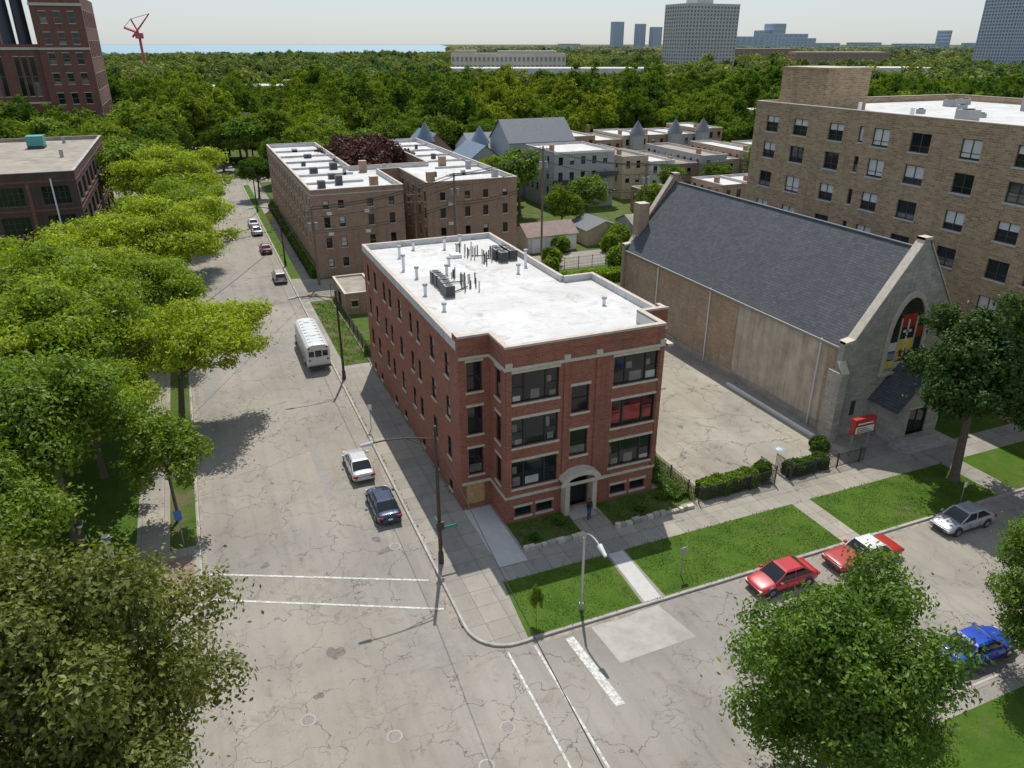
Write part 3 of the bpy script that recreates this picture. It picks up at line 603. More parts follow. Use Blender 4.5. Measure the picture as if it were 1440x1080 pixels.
# ---------------------------------------------------------------- tan building (east)
b=B('tan_brick_residence');H=25.6;R=24.9
ft=[(66,10),(100,10),(100,79.5),(66,79.5)]
fl=[(z,z+1.8) for z in (2.0,5.45,8.9,12.35,15.8,19.25,22.3)]
ops=[];k=0;L=69.5;u=2.2
while u<L-2:
    w=2.1 if k%3!=1 else 2.3
    ops+=[(u,u+w,z0,z1,'two') for z0,z1 in fl];
    u+=w+ (3.3 if k%3 else 2.6)
    if k%4==2: ops+=[(u-1.1,u-.5,z0+.2,z1,'plain') for z0,z1 in fl];u+=.8
    k+=1
b.wall('brick_tan',(66,79.5),(66,10),0,H,ops,frame='metal_dark',sill='frame_light',lint=None,blinds=.55,dep=.22)
b.wall('brick_tan',(100,79.5),(66,79.5),0,H);b.wall('brick_tan',(66,10),(100,10),0,H);b.wall('brick_tan',(100,10),(100,79.5),0,H)
b.poly('roof','roof_white',[(x,y,R) for x,y in ft]);b.parapet(ft,R,H,.4,'brick_tan','coping')
b.box('penthouse','brick_tan',68.5,75,71,78.5,R,29.3,top='roof_white')
b.box('penthouse','brick_tan',68.4,75.1,70.9,78.6,29.3,29.55,top='coping')
for x,y,s_ in ((72,55,1.6),(90,60,2.5),(93,55,2.2),(95,62,2.0),(80,50,.9),(76,64,.7),(98,64,2.6),(85,66,.8),(86,58,1.1),(78,58,.6),(88,70,1.2),(93,72,1.0)):
    b.box('hvac','metal_grey',x,x+s_,y,y+s_,R,R+s_*.7);b.cyl('hvac','metal_dark',(x+s_/2,y+s_/2,R+s_*.7),(x+s_/2,y+s_/2,R+s_*.7+.1),s_*.35)
for x,y in ((70,60),(74,48),(88,52),(71,68)): b.cyl('vents','white_trim',(x,y,R),(x,y,R+1.1),.2,n=8)
b.done()

# ---------------------------------------------------------------- dark industrial building (west)
b=B('dark_brick_factory');H=15.2;R=14.6;ft=[(-75,128),(-16,128),(-16,178),(-75,178)]
fl=[(2.2,4.8),(6.4,9.0),(10.6,13.2)]
b.wall('brick_dark',(-75,128),(-16,128),0,H,[(u,u+3.6,z0,z1,'ind') for u in np.arange(1.2,56,5.9) for z0,z1 in fl],frame='metal_dark',sill='brick_power',lint=None,dep=.3)
b.wall('brick_dark',(-16,128),(-16,178),0,H,[(u,u+3.6,z0,z1,'ind') for u in np.arange(1.0,45,5.9) for z0,z1 in fl],frame='metal_dark',sill='brick_power',lint=None,dep=.3)
b.wall('brick_dark',(-16,178),(-75,178),0,H);b.poly('roof','roof_gravel',[(x,y,R) for x,y in ft]);b.parapet(ft,R,H,.4,'roof_gravel','kerb')
for z in (5.5,9.7,13.8): b.band('brick_power',[ft[0],ft[1],ft[2]],z,z+.25,.05)
for u in np.arange(5.2,58,5.9): b.lb('piers','brick_power',(-75,128),(1,0),(0,-1),u,u+.5,0,13.7,0,.1)
b.box('rooftop','teal',-27,-24.3,164,167,R+.5,R+2.2);b.box('rooftop','metal_dark',-27,-24.3,164,167,R,R+.45)
b.box('rooftop','metal_grey',-42,-37,150,160,R,R+3.4);b.box('rooftop','metal_dark',-36.3,-34,155,160,R,R+2.0)
b.cyl('pipe','white_trim',(-19.2,127.7,5),(-19.2,127.7,14.3),.12,n=6)
for x,y in ((-20,150),(-28,140),(-33,146),(-22,172)): b.cyl('vents','metal_grey',(x,y,R),(x,y,R+1.2),.3,n=8)
b.done()
b=B('cooling_units')
for x,y in ((-14,133),(-14,138),(-14,143)):
    b.box('frame','metal_grey',x,x+2.5,y,y+3.2,Z,4.2);b.cyl('fan','metal_dark',(x+1.25,y+1.6,4.2),(x+1.25,y+1.6,4.7),1.0)
b.done()

# ---------------------------------------------------------------- power house
b=B('brick_powerhouse');
b.wall('brick_power',(-95,300),(-39,300),0,32,[(u,u+1.5,16.5,28.3,'dh') for a_ in (3,15,27,39,48) for u in (a_,a_+2.1,a_+4.2)]+[(u,u+2.4,7,13,'two') for u in np.arange(3,52,5)],dep=.6,frame='stone',sill='stone',lint='stone',glass='glass')
b.poly('roof','roof_gravel',[(-95,300,31.6),(-39,300,31.6),(-39,345,31.6),(-95,345,31.6)])
b.box('cornice','stone',-95,-39.2,299.6,299.99,30.3,31.1);b.box('cornice','stone',-95,-39.2,299.7,299.99,14.2,14.8)
b.wall('brick_power',(-39,298),(-24.5,298),0,52,[(u,u+2.0,z,z+3.4,'dh') for u in (2.2,6.2,10.2) for z in (8,14,20,26,32,38)],dep=.5,frame='stone',glass='glass')
b.wall('brick_power',(-24.5,298),(-24.5,345),0,46,[(u,u+2.4,z,z+5,'dh') for u in np.arange(4,42,6) for z in (8,18,28,37)],dep=.5,frame='stone',glass='glass')
b.wall('brick_power',(-39,345),(-39,298),0,52);b.box('cornice','stone',-39.2,-24.3,297.7,297.99,30.3,31.0);b.box('cornice','stone',-39.2,-24.3,297.7,297.99,43,43.8)
b.poly('roof','roof_gravel',[(-39,298,46),(-24.5,298,46),(-24.5,345,46),(-39,345,46)])
b.box('upper','brick_power',-95,-52,318,345,31.6,41)
for x in (-48.3,-43.8): b.cyl('smokestacks','stack_black',(x,309,31.6),(x,309,70),1.9,1.5,n=18)
b.done()

# ---------------------------------------------------------------- houses
def gable_house(name,x0,x1,y0,y1,e,rz,axis,wm,rm,win=True,nf=2):
    b=B(name);fl=[(1.2+3.0*k,2.6+3.0*k) for k in range(nf)]
    for p0,p1 in (((x0,y0),(x1,y0)),((x1,y0),(x1,y1)),((x1,y1),(x0,y1)),((x0,y1),(x0,y0))):
        L=math.hypot(p1[0]-p0[0],p1[1]-p0[1]);b.wall(wm,p0,p1,0,e,rowops(list(np.arange(1.6,L-1,2.8)),fl,1.0) if win else [],sill=None,lint=None,frame='white_trim',blinds=.3,dep=.12)
    if axis=='y':
        m_=(x0+x1)/2
        for xe in (x0-.3,x1+.3): b.poly('roof',rm,[(xe,y0-.3,e-.1),(m_,y0-.3,rz),(m_,y1+.3,rz),(xe,y1+.3,e-.1)])
        for y in (y0,y1): b.poly('gable',wm,[(x0,y,e),(x1,y,e),(m_,y,rz-.1)])
    else:
        m_=(y0+y1)/2
        for ye in (y0-.3,y1+.3): b.poly('roof',rm,[(x0-.3,ye,e-.1),(x1+.3,ye,e-.1),(x1+.3,m_,rz),(x0-.3,m_,rz)])
        for x in (x0,x1): b.poly('gable',wm,[(x,y0,e),(x,y1,e),(x,m_,rz-.1)])
    return b
def flat_house(name,x0,x1,y0,y1,h,wm,rm='roof_white',nf=2,k='dh'):
    b=B(name);fl=[(h-2.6-3.1*q,h-1.0-3.1*q) for q in range(nf)]
    for p0,p1 in (((x0,y0),(x1,y0)),((x1,y0),(x1,y1)),((x1,y1),(x0,y1)),((x0,y1),(x0,y0))):
        L=math.hypot(p1[0]-p0[0],p1[1]-p0[1]);b.wall(wm,p0,p1,0,h,rowops(list(np.arange(1.4,L-.9,2.6)),fl,1.0,k),sill=None,lint=None,blinds=.3,dep=.12)
    ft=rect(x0,x1,y0,y1);b.poly('roof',rm,[(x,y,h-.4) for x,y in ft]);b.parapet(ft,h-.4,h,.25,'roof_white','coping');b.box('chimney','brick_u',x0+.6,x0+1.3,y0+3,y0+4,h-.4,h+1.1);return b
b=flat_house('grey_modern_house',69,83,143,158,11.8,'grey_siding','roof_white',3,'two')
b.box('dark_bay','metal_dark',68.6,74.2,142.4,142.97,3.5,6.2);b.box('balcony','metal_dark',77,83.4,141.6,142.97,6.6,6.75);b.box('balcony','metal_dark',77,83.4,141.6,141.66,6.75,7.6);b.box('balcony','metal_dark',77,83.4,141.6,142.97,3.4,3.55);b.box('trim','white_trim',68.9,83.1,142.9,142.97,11.4,11.85)
b.done()
gable_house('slate_roof_house',66,82,160,172,12,16.5,'x','grey_siding','roof_slate',True,3).done()
gable_house('garage',49.5,58.5,112,118,3,4.6,'x','white_wall','roof_brown',False).done()
gb=B('garage_doors')
for x in (50.2,53.1,56):gb.box('d','white_trim',x,x+2.3,111.9,111.99,Z,2.5)
gb.done()
gable_house('garage',61,68,113,120,2.9,4.2,'y','tan_wall','roof_slate',False).done()
gable_house('garage',70,77,112,119,2.9,4.4,'x','grey_siding','roof_gravel',False).done()
gable_house('frame_house',55,64,158,170,8.5,12,'y','grey_siding','roof_blue').done()
b=gable_house('turret_house',62,70,172,186,9,12.5,'x','white_wall','roof_slate')
b.cyl('turret','white_wall',(63,171,0),(63,171,11),2.0,n=12);b.cyl('turret_roof','roof_blue',(63,171,11),(63,171,15),2.4,0,n=12);b.done()
b=gable_house('turret_house',50,58,176,190,9,13,'y','brick_u','roof_blue');b.cyl('turret','brick_u',(51,175,0),(51,175,11.5),2.0,n=12);b.cyl('turret_roof','roof_blue',(51,175,11.5),(51,175,16),2.3,0,n=12);b.done()
wm=['tan_wall','white_wall','brick_u','grey_siding','tan_wall','brick_u','white_wall','tan_wall','brick_u','grey_siding']
for i in range(9): flat_house('row_house',88+6.6*i,94.4+6.6*i,148+random.uniform(-3,3),170,8.3+random.uniform(-1.2,1.2),wm[i],random.choice(('roof_white','roof_white','roof_gravel'))).done()
for i in range(7): flat_house('row_house',84+8.2*i,91.8+8.2*i,183,200,9.6+random.uniform(-1,1),random.choice(wm)).done()
for x in (112,124,133,):
    b=B('turret');b.cyl('shaft','grey_siding',(x,181.5,0),(x,181.5,10),1.9,n=12);b.cyl('cone','roof_slate',(x,181.5,10),(x,181.5,13.6),2.2,0,n=12);b.done()
for i in range(7): flat_house('row_house',84+7.4*i,91+7.4*i,126,137,5.0+random.uniform(-1,1.5),random.choice(wm),nf=1).done()

# ---------------------------------------------------------------- distant structures
ax=22.59
def far_box(name,u,dist,w,dpt,h,mat,rows=0,cols=0,top='roof_white',rot=0,extra=None,win='far_window'):
    a=math.radians(u);x,y=dist*math.sin(a),dist*math.cos(a)
    b=B(name,(x,y,0),math.radians(rot))
    def ops(L): 
        if not rows:return []
        n_=max(1,int(cols*L/w));cw=L/n_;rh=(h-4)/rows
        return [(cw*(i+.22),cw*(i+.78),2+rh*(j+.25),2+rh*(j+.8),'plain') for i in range(n_) for j in range(rows)]
    x0,x1,y0,y1=-w/2,w/2,-dpt/2,dpt/2
    for p0,p1 in (((x0,y0),(x1,y0)),((x1,y0),(x1,y1)),((x1,y1),(x0,y1)),((x0,y1),(x0,y0))):
        b.wall(mat,p0,p1,0,h,ops(math.hypot(p1[0]-p0[0],p1[1]-p0[1])),dep=.6,detail=False,glass=win,glass2=win)
    b.poly('roof',top,[(x0,y0,h),(x1,y0,h),(x1,y1,h),(x0,y1,h)])
    if extra:
        for e in extra:b.box('penthouse',mat,*e)
    b.done()
def brg(u): return ax+math.degrees(math.atan((u-720)/1153.7))
far_box('high_rise_tower',brg(983),905,66,40,70,'hirise',19,16,extra=[(-14,6,-10,10,70,78)])
far_box('high_rise_tower',brg(1425),1000,60,40,78,'hirise_blue',24,18)
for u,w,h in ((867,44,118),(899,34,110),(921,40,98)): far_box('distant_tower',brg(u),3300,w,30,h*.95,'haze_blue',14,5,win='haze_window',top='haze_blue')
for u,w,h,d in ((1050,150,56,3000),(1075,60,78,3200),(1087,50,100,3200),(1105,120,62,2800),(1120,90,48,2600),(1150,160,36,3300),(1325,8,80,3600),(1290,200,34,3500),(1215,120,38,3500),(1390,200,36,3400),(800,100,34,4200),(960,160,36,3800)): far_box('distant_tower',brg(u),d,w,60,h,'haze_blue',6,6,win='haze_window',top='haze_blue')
far_box('school_building',brg(715),760,105,30,24.5,'stone_far',3,26,top='roof_gravel',rot=-ax,extra=[(-50,-30,-10,10,24.5,27),(-10,44,-12,12,24.5,26.5)])
far_box('long_depot_building',brg(770),700,185,40,13.5,'white_wall',1,30,rot=-ax)
far_box('low_warehouse',brg(1230),720,90,40,15,'white_wall',1,14,rot=-ax)
far_box('brick_apartments',brg(330),430,50,24,13,'brick_u',4,8);far_box('brick_apartments',brg(250),330,46,22,12,'tan_wall',3,8)
far_box('brick_apartments',brg(1180),1000,100,40,24,'brick_u',5,16,rot=-30);far_box('brick_apartments',brg(1060),1300,120,40,26,'brick_u',6,12,rot=-20)
b=B('rail_viaduct',(0,0,0));b.box('wall','stone',130,215,395,403,0,9.5,top='patch_dark')
for x in range(132,215,9): b.box('posts','metal_dark',x,x+.3,394.5,394.9,0,14)
b.done()
b=B('tower_crane',(-22,720,0));b.cyl('mast','crane_red',(0,0,0),(0,0,40),1.0,n=4);b.cyl('jib','crane_red',(-5,0,37),(10,0,54),.8,.4,n=4);b.cyl('counter_jib','crane_red',(0,0,40),(-10,0,44),.9,n=4);b.cyl('apex','crane_red',(0,0,40),(-4,0,50),.6,n=4);b.cyl('tie','crane_red',(-4,0,50),(10,0,54),.2,n=4);b.cyl('tie','crane_red',(-4,0,50),(-10,0,44),.2,n=4);b.box('cab','crane_red',-3,3,-2,2,36,40);b.done()
rng=random.Random(3)
b=B('distant_houses')
for i in range(120):
    a=math.radians(rng.uniform(-8,54));d=rng.uniform(240,1300);x,y=d*math.sin(a),d*math.cos(a)
    if 84<x<150 and y<205 or y<215 and x>10 or (370<y<408) or (-130<x<-12 and 280<y<360):continue
    w=rng.uniform(8,16);l=rng.uniform(10,20);h=rng.uniform(8,11.5);b.box('h',rng.choice(['brick_u','tan_wall','grey_siding','white_wall','brick_u']),x,x+w,y,y+l,0,h,top=rng.choice(['roof_white','roof_slate','roof_gravel','roof_brown']))
b.done()

# ---------------------------------------------------------------- trees
def unit(v): return v/np.maximum(1e-6,np.linalg.norm(v,axis=1,keepdims=True))
def tree_mesh(name,seed,H,R,cz,vr,nl,n,ls,leaf,flat=.75,lr=(.24,.40),trunk=.22,branches=14,off=(0,0),low=-.45,spr_=.16,inner=.35):
    g=np.random.default_rng(seed)
    d=unit(g.normal(size=(nl,3)));d[:,2]=np.where(d[:,2]<low,-d[:,2],d[:,2])
    rr=g.uniform(inner,.86,(nl,1))**.8;ang=np.arctan2(d[:,1],d[:,0]);k=1+.18*np.sin(ang*3+seed)+.12*np.sin(ang*5+2*seed)
    C=d*rr*np.array([R,R,vr])*k[:,None]+np.array([off[0],off[1],cz]);LR=g.uniform(lr[0],lr[1],nl)*R
    w=LR**2;idx=g.choice(nl,n,p=w/w.sum())
    dd=unit(g.normal(size=(n,3))+np.array([0,0,.35]));rad=LR[idx,None]*(g.uniform(.4,1.1,(n,1))**.6)
    spr=g.random((n,1))<spr_;rad=np.where(spr,rad*g.uniform(1.05,1.7,(n,1)),rad)
    q=np.sin(dd[:,0:1]*7+idx[:,None])*np.sin(dd[:,1:2]*6+idx[:,None]*1.7)*.3;rad=rad*(1+q)
    Pp=C[idx]+dd*rad*np.array([1,1,flat])
    nn=unit(dd*1.0+g.normal(size=(n,3))*.65+np.array([0,0,.35]));t=unit(np.cross(nn,g.normal(size=(n,3))));bt=np.cross(nn,t)
    s=ls*g.uniform(.55,1.3,(n,1))
    V=np.stack([Pp-t*s,Pp-bt*s*.5+nn*s*.1,Pp+t*s,Pp+bt*s*.5+nn*s*.1],1).reshape(-1,3)
    verts=V.tolist();faces=np.arange(4*n).reshape(-1,4).tolist();mi=[0]*n
    bb=B('x')
    zt=cz-vr*.35
    lean=(g.uniform(-.3,.3)+off[0]*.3,g.uniform(-.3,.3)+off[1]*.3)
    bb.cyl('t','bark',(0,0,0),(lean[0],lean[1],zt),trunk*1.25,trunk*.8,n=9,cap=False);bb.cyl('t','bark',(0,0,0),(0,0,.5),trunk*1.7,trunk*1.2,n=9,cap=False)
    for j in g.choice(nl,min(branches,nl),replace=False):
        z0=zt*g.uniform(.75,1.0);p0=Vector((lean[0],lean[1],z0));p2=Vector(C[j]);pm=p0.lerp(p2,.5)+Vector((0,0,g.uniform(-.3,.6)))
        bb.cyl('t','bark',p0,pm,trunk*.5,trunk*.28,n=6,cap=False);bb.cyl('t','bark',pm,p2,trunk*.28,trunk*.08,n=5,cap=False)
    Pt=bb.parts['t'];o=len(verts);verts+= [tuple(v) for v in Pt['v']];faces+=[tuple(i+o for i in f) for f in Pt['f']];mi+=[1]*len(Pt['f'])
    me=bpy.data.meshes.new(name);me.from_pydata(verts,[],faces);me.materials.append(M[leaf]);me.materials.append(M['bark']);me.polygons.foreach_set('material_index',mi);me.update();return me
def put(name,me,x,y,rot=0,s=1.,sz=None,z=Z):
    o=bpy.data.objects.new(name,me);COL.objects.link(o);o.location=(x,y,z);o.rotation_euler=(0,0,rot);o.scale=(s,s,sz or s);return o
T_bl=tree_mesh('elm_near',1,18,6.0,12.9,5.8,130,110000,.11,'leaf_olive',lr=(.13,.25),trunk=.35,low=-.9)
T_br=tree_mesh('maple_near',2,12,4.5,7.0,5.4,130,95000,.12,'leaf_maple',lr=(.17,.28),low=-.95,inner=.2)
T_ch=tree_mesh('maple_church',3,15,4.8,8.7,6.4,90,60000,.17,'leaf_dark',lr=(.16,.30),trunk=.3)
T_sm=tree_mesh('small_tree',4,7,2.6,5.0,2.6,36,12000,.14,'leaf_green',lr=(.2,.38),trunk=.1)
T_l0=tree_mesh('locust_road',6,11,6.0,7.4,3.4,90,52000,.16,'leaf_locust',flat=.5,lr=(.12,.26),trunk=.25,branches=28,off=(2.8,0),spr_=.32)
T_l1=tree_mesh('locust_a',5,11,6.0,7.0,3.4,85,46000,.17,'leaf_locust',flat=.5,lr=(.12,.27),trunk=.25,branches=22,spr_=.32)
T_l2=tree_mesh('locust_b',7,13,6.4,8.0,4.0,95,48000,.18,'leaf_locust',flat=.5,lr=(.12,.27),trunk=.28,branches=20,off=(.8,0),spr_=.32)
T_g1=tree_mesh('ash_a',8,13,6.2,8.0,5.0,95,48000,.17,'leaf_green',lr=(.14,.27),trunk=.3,spr_=.25)
T_m=[tree_mesh('mid_tree',10+i,12,5,7.2,4.4,60,11000,.32,('leaf_green','leaf_mid','leaf_mid')[i],lr=(.16,.32),trunk=.25,spr_=.22) for i in range(3)]
T_p=tree_mesh('plum',20,11,4.6,7.5,4.4,50,12000,.3,'leaf_purple',lr=(.2,.34))
put('elm_tree',T_bl,-7.4,20.9,.4)
put('elm_tree',T_bl,-14.5,27,2.4,.85)
put('maple_tree',T_br,22.6,16.8,.8,1.0)
put('maple_tree',T_br,38.6,17.0,2.1,.80)
put('maple_tree',T_ch,52.6,33.9)
put('honey_locust_tree',T_l0,-4.6,68.3,0);put('honey_locust_tree',T_l2,-5.0,103,.4,1.2);put('honey_locust_tree',T_l2,-6.2,86,3.2,.95)
put('honey_locust_tree',T_l2,-4.0,141,.5,1.35);put('honey_locust_tree',T_l0,-6.2,122,.2,1.2)
put('ash_tree',T_g1,-11.6,52,0,1.05);put('honey_locust_tree',T_l2,-12.6,70,2.6,1.2);put('honey_locust_tree',T_l1,-16,88,.5,1.25);put('ash_tree',T_g1,-15.5,43.5,2,.9)
put('honey_locust_tree',T_l2,-20,62,4.4,1.15);put('ash_tree',T_g1,-23,76,1.3,1);put('honey_locust_tree',T_l1,-11.5,101,4,1.2);put('honey_locust_tree',T_l2,-19.5,52,5.3,1.0);put('honey_locust_tree',T_l2,-24,98,2,1.0);put('ash_tree',T_g1,-13.5,113,1,.85);put('honey_locust_tree',T_l1,-10.5,60.5,2.2,.85)
put('street_tree',T_sm,-5.0,51.8,0,1.1);put('street_tree',T_sm,-5.3,112,1,1.1)
for x,y,s_,k in ((-10,158,1.3,0),(-7,170,1.3,1),(-7,186,1.3,2),(-14,182,1.2,0),(-25,195,1.3,1),(-40,205,1.4,2),(-55,200,1.4,0),(-18,214,1.3,1),(-33,225,1.3,0),(8,226,1.0,2),(14.5,222,1.2,0),(20,196,1.0,1),(30,190,1.1,2),(40,192,1.1,0),(-6,222,1.4,1),(60,140,1.1,0),(57,146,1.0,1),(61,123,.7,2),(68,126,.8,0),(80,122,.7,1),(62,152,.8,2),(75,182,1.1,0),(74,196,1.2,1),(42,178,1.0,2),(13,180,.8,1),(26,181,1.0,0),(60,200,1.2,2),(50,205,1.2,1),(130,120,1.1,1),(120,140,1,0),(35,212,1.2,0),(3,245,1.3,1),(-2,250,1.3,2),(10,250,1.3,0),(22,226,1.4,1),(54,134,.8,0),(96,141,.7,0),(108,141,.7,1),(-12,236,1.5,0),(28,205,1.2,1)):
    put('street_tree',T_m[k],x,y,random.uniform(0,6),s_)
put('purple_plum_tree',T_p,29.5,142,0,1.25);put('purple_plum_tree',T_p,34,150,2,1.35);put('purple_plum_tree',T_p,29,158,4,1.3)
def forest(name,me,pts,zoff=0):
    V=[];F=[]
    for (x,y,s_) in pts:
        a=random.uniform(0,6.28);h=s_/2;n=len(V)
        for k in range(4):
            aa=a+k*math.pi/2;V.append((x+h*1.414*math.cos(aa),y+h*1.414*math.sin(aa),zoff))
        F.append((n,n+1,n+2,n+3))
    pm=bpy.data.meshes.new(name);pm.from_pydata(V,[],F);po=bpy.data.objects.new(name,pm);COL.objects.link(po)
    co=bpy.data.objects.new('tree_crown',me);COL.objects.link(co);co.parent=po
    po.instance_type='FACES';po.use_instance_faces_scale=True;po.instance_faces_scale=1.0;po.show_instancer_for_render=False;po.show_instancer_for_viewport=False
F1=[tree_mesh('canopy_tree',30,13,5.2,7.4,5.6,50,4200,.44,'leaf_mid',lr=(.15,.32),branches=5,spr_=.22),tree_mesh('canopy_tree',31,11,7.2,6.4,4.2,56,4600,.46,'leaf_mid',lr=(.12,.26),branches=5,spr_=.22),tree_mesh('canopy_tree',32,16,5.0,8.8,7,50,4200,.44,'leaf_mid',lr=(.15,.30),branches=5,spr_=.22)]
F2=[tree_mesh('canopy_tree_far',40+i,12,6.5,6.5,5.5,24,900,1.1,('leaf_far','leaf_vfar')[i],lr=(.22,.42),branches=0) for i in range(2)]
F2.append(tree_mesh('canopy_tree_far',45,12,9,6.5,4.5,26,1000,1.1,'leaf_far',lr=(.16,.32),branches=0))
def ok(x,y):
    if -6<x<13 and y<235:return False
    if y<208 and 8<x<330:return x>150
    if 196<y<217:return False
    if -110<x<-16 and 285<y<350:return False
    if -110<x<-12 and y<182:return False
    if 120<x<225 and 364<y<408:return False
    return True
A=[[],[],[]];rg=random.Random(11)
clump=lambda x,y,s:math.sin(x*s+1.3)*math.sin(y*s*1.3+.4)+.6*math.sin(x*s*2.7+y*s*1.9)
for i in range(5200):
    a=math.radians(rg.uniform(-16,60));d=math.sqrt(rg.uniform(190**2,470**2));x,y=d*math.sin(a),d*math.cos(a)
    if ok(x,y) and rg.random()<.36+.14*clump(x,y,.03): A[rg.randrange(3)].append((x,y,rg.uniform(.6,1.05)+.35*abs(clump(x,y,.05))))
for i in range(3):forest('distant_trees',F1[i],A[i])
A=[[],[],[]]
school=[(brg(715),760,62,24),(brg(770),700,100,26),(brg(983),905,45,30),(brg(1230),720,50,26),(brg(1180),1000,60,30)]
def okf(x,y):
    for bb_,dd,hw,hd in school:
        a=math.radians(bb_);sx,sy=dd*math.sin(a),dd*math.cos(a);h=math.radians(ax)
        dx,dy=x-sx,y-sy;r_=dx*math.cos(h)-dy*math.sin(h);f_=dx*math.sin(h)+dy*math.cos(h)
        if abs(r_)<hw and -hd-45<f_<hd:return False
    return True
for i in range(5600):
    a=math.radians(rg.uniform(-14,58));d=470+ (rg.random()**.8)*1100;x,y=d*math.sin(a),d*math.cos(a)
    if okf(x,y) and rg.random()<.75+.3*clump(x,y,.012): A[0 if i%2 else 2].append((x,y,rg.uniform(.7,1.2)+.4*abs(clump(x,y,.02))))
for i in range(3600):
    a=math.radians(rg.uniform(-14,58));d=1500+(rg.random())*2200;x,y=d*math.sin(a),d*math.cos(a)
    if y>2200 and x<.33*y: continue
    A[1].append((x,y,rg.uniform(1.1,2.2) if x>.33*y else rg.uniform(.8,1.3)))
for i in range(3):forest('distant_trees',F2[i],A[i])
def shrub(name,x0,x1,y0,y1,h,n,leaf,seed,ls=.09,rnd=False):
    g_=np.random.default_rng(seed);P_=np.column_stack([g_.uniform(x0,x1,n),g_.uniform(y0,y1,n),g_.uniform(.05,h,n)])
    m_=g_.integers(0,4,n)
    wob=lambda a:.10*np.sin(a*2.3+seed)+.07*np.sin(a*5.1)
    P_[m_==0,2]=h+wob(P_[m_==0,0]+P_[m_==0,1])+g_.normal(0,.06,(m_==0).sum());P_[m_==1,1]=y0+wob(P_[m_==1,0])+g_.normal(0,.06,(m_==1).sum());P_[m_==2,0]=x0+wob(P_[m_==2,1])+g_.normal(0,.06,(m_==2).sum())
    if rnd:
        c=np.array([(x0+x1)/2,(y0+y1)/2,h*.5]);d_=unit(g_.normal(size=(n,3)));k=1+.15*np.sin(d_[:,0:1]*6+seed)*np.sin(d_[:,1:2]*5);P_=c+d_*np.array([(x1-x0)/2,(y1-y0)/2,h*.55])*g_.uniform(.75,1.08,(n,1))*k
    nn=unit(g_.normal(size=(n,3))+np.array([0,0,.6]));t=unit(np.cross(nn,g_.normal(size=(n,3))));bt=np.cross(nn,t);s=ls*g_.uniform(.6,1.4,(n,1))
    P_[:,2]+=Z
    V=np.stack([P_-t*s,P_-bt*s*.6,P_+t*s,P_+bt*s*.6],1).reshape(-1,3)
    me=bpy.data.meshes.new(name);me.from_pydata(V.tolist(),[],np.arange(4*n).reshape(-1,4).tolist());me.materials.append(M[leaf]);o=bpy.data.objects.new(name,me);COL.objects.link(o)
shrub('hedge',32.4,37.3,39.1,40.3,1.15,18000,'leaf_green',1,.08);shrub('round_bush',37.6,39.0,39.2,40.6,1.5,6000,'leaf_maple',2,rnd=True)
shrub('hedge',40.6,44.6,39.2,40.2,.9,12000,'leaf_maple',3,.08);shrub('round_bush',45.2,46.8,41,42.6,1.2,4000,'leaf_dark',4,rnd=True)
shrub('overgrown_shrubs',30.0,31.4,40,43,.45,1500,'leaf_maple',5);shrub('hedge',13.95,14.85,111,168,1.3,16000,'leaf_maple',6,.16)
shrub('overgrown_shrubs',46,66,92.5,95,1.4,9000,'leaf_green',7,.2);shrub('overgrown_shrubs',14.9,30,78,79.5,1.2,5000,'leaf_green',8,.15)
for i,(x,y,r_) in enumerate(((50,104,1.5),(55,111,1.4),(63,108,1.6),(66,111,2),(48,100,1.3),(70,108,1.5),(75,110,1.6),(22,101,1.3),(59,98,2))):shrub('round_bush',x-r_,x+r_,y-r_,y+r_,r_*1.8,2500,'leaf_green',30+i,.22,True)
for i,(x,y,r_) in enumerate(((31.0,44.6,.7),(31.2,47.0,.5),(18.2,39.6,.3),(20.6,40.6,.35),(27,39.8,.4),(29.4,40.6,.45))):shrub('garden_plant',x-r_,x+r_,y-r_,y+r_,r_*1.5,700,'leaf_maple',60+i,.08,True)
def tufts(name,rects,dens,h,leaf,seed):
    g_=np.random.default_rng(seed);Vs=[]
    for x0,x1,y0,y1 in rects:
        n=int((x1-x0)*(y1-y0)*dens);bx=g_.uniform(x0,x1,n);by=g_.uniform(y0,y1,n)
        keep=(np.sin(bx*1.3+seed)*np.sin(by*1.7)+.5*np.sin(bx*3.1+by*2.3)+g_.normal(0,.35,n))>-.4;bx=bx[keep];by=by[keep];n=len(bx)
        a=g_.uniform(0,6.28,n);hh=h*g_.uniform(.4,1.4,n);w=.035
        dx,dy=np.cos(a)*w,np.sin(a)*w;lx,ly=g_.normal(0,.06,n),g_.normal(0,.06,n)
        Vs.append(np.stack([np.column_stack([bx-dx,by-dy,np.full(n,Z)]),np.column_stack([bx+dx,by+dy,np.full(n,Z)]),np.column_stack([bx+lx,by+ly,Z+hh])],1).reshape(-1,3))
    V=np.concatenate(Vs);me=bpy.data.meshes.new(name);me.from_pydata(V.tolist(),[],np.arange(len(V)).reshape(-1,3).tolist());me.materials.append(M[leaf]);o=bpy.data.objects.new(name,me);COL.objects.link(o)
tufts('grass_blades',[(14.4,21.6,31.1,36),(23.5,38,31.1,36),(39.9,53.7,31.1,36)],100,.07,'leaf_grass',1)
tufts('weeds',[(17.1,21.5,38.9,41.6),(24.4,30.1,38.9,41.6),(30.3,32.4,39.5,50),(12,14.6,76,99),(15,28,77,80)],50,.2,'leaf_grass',2)
tufts('kerb_weeds',[(10.9,11.05,40,76),(14.5,14.69,47,74),(-3.8,-3.7,44,80),(14,54,36.08,36.2),(15,48,30.85,30.95)],50,.14,'leaf_grass',3)

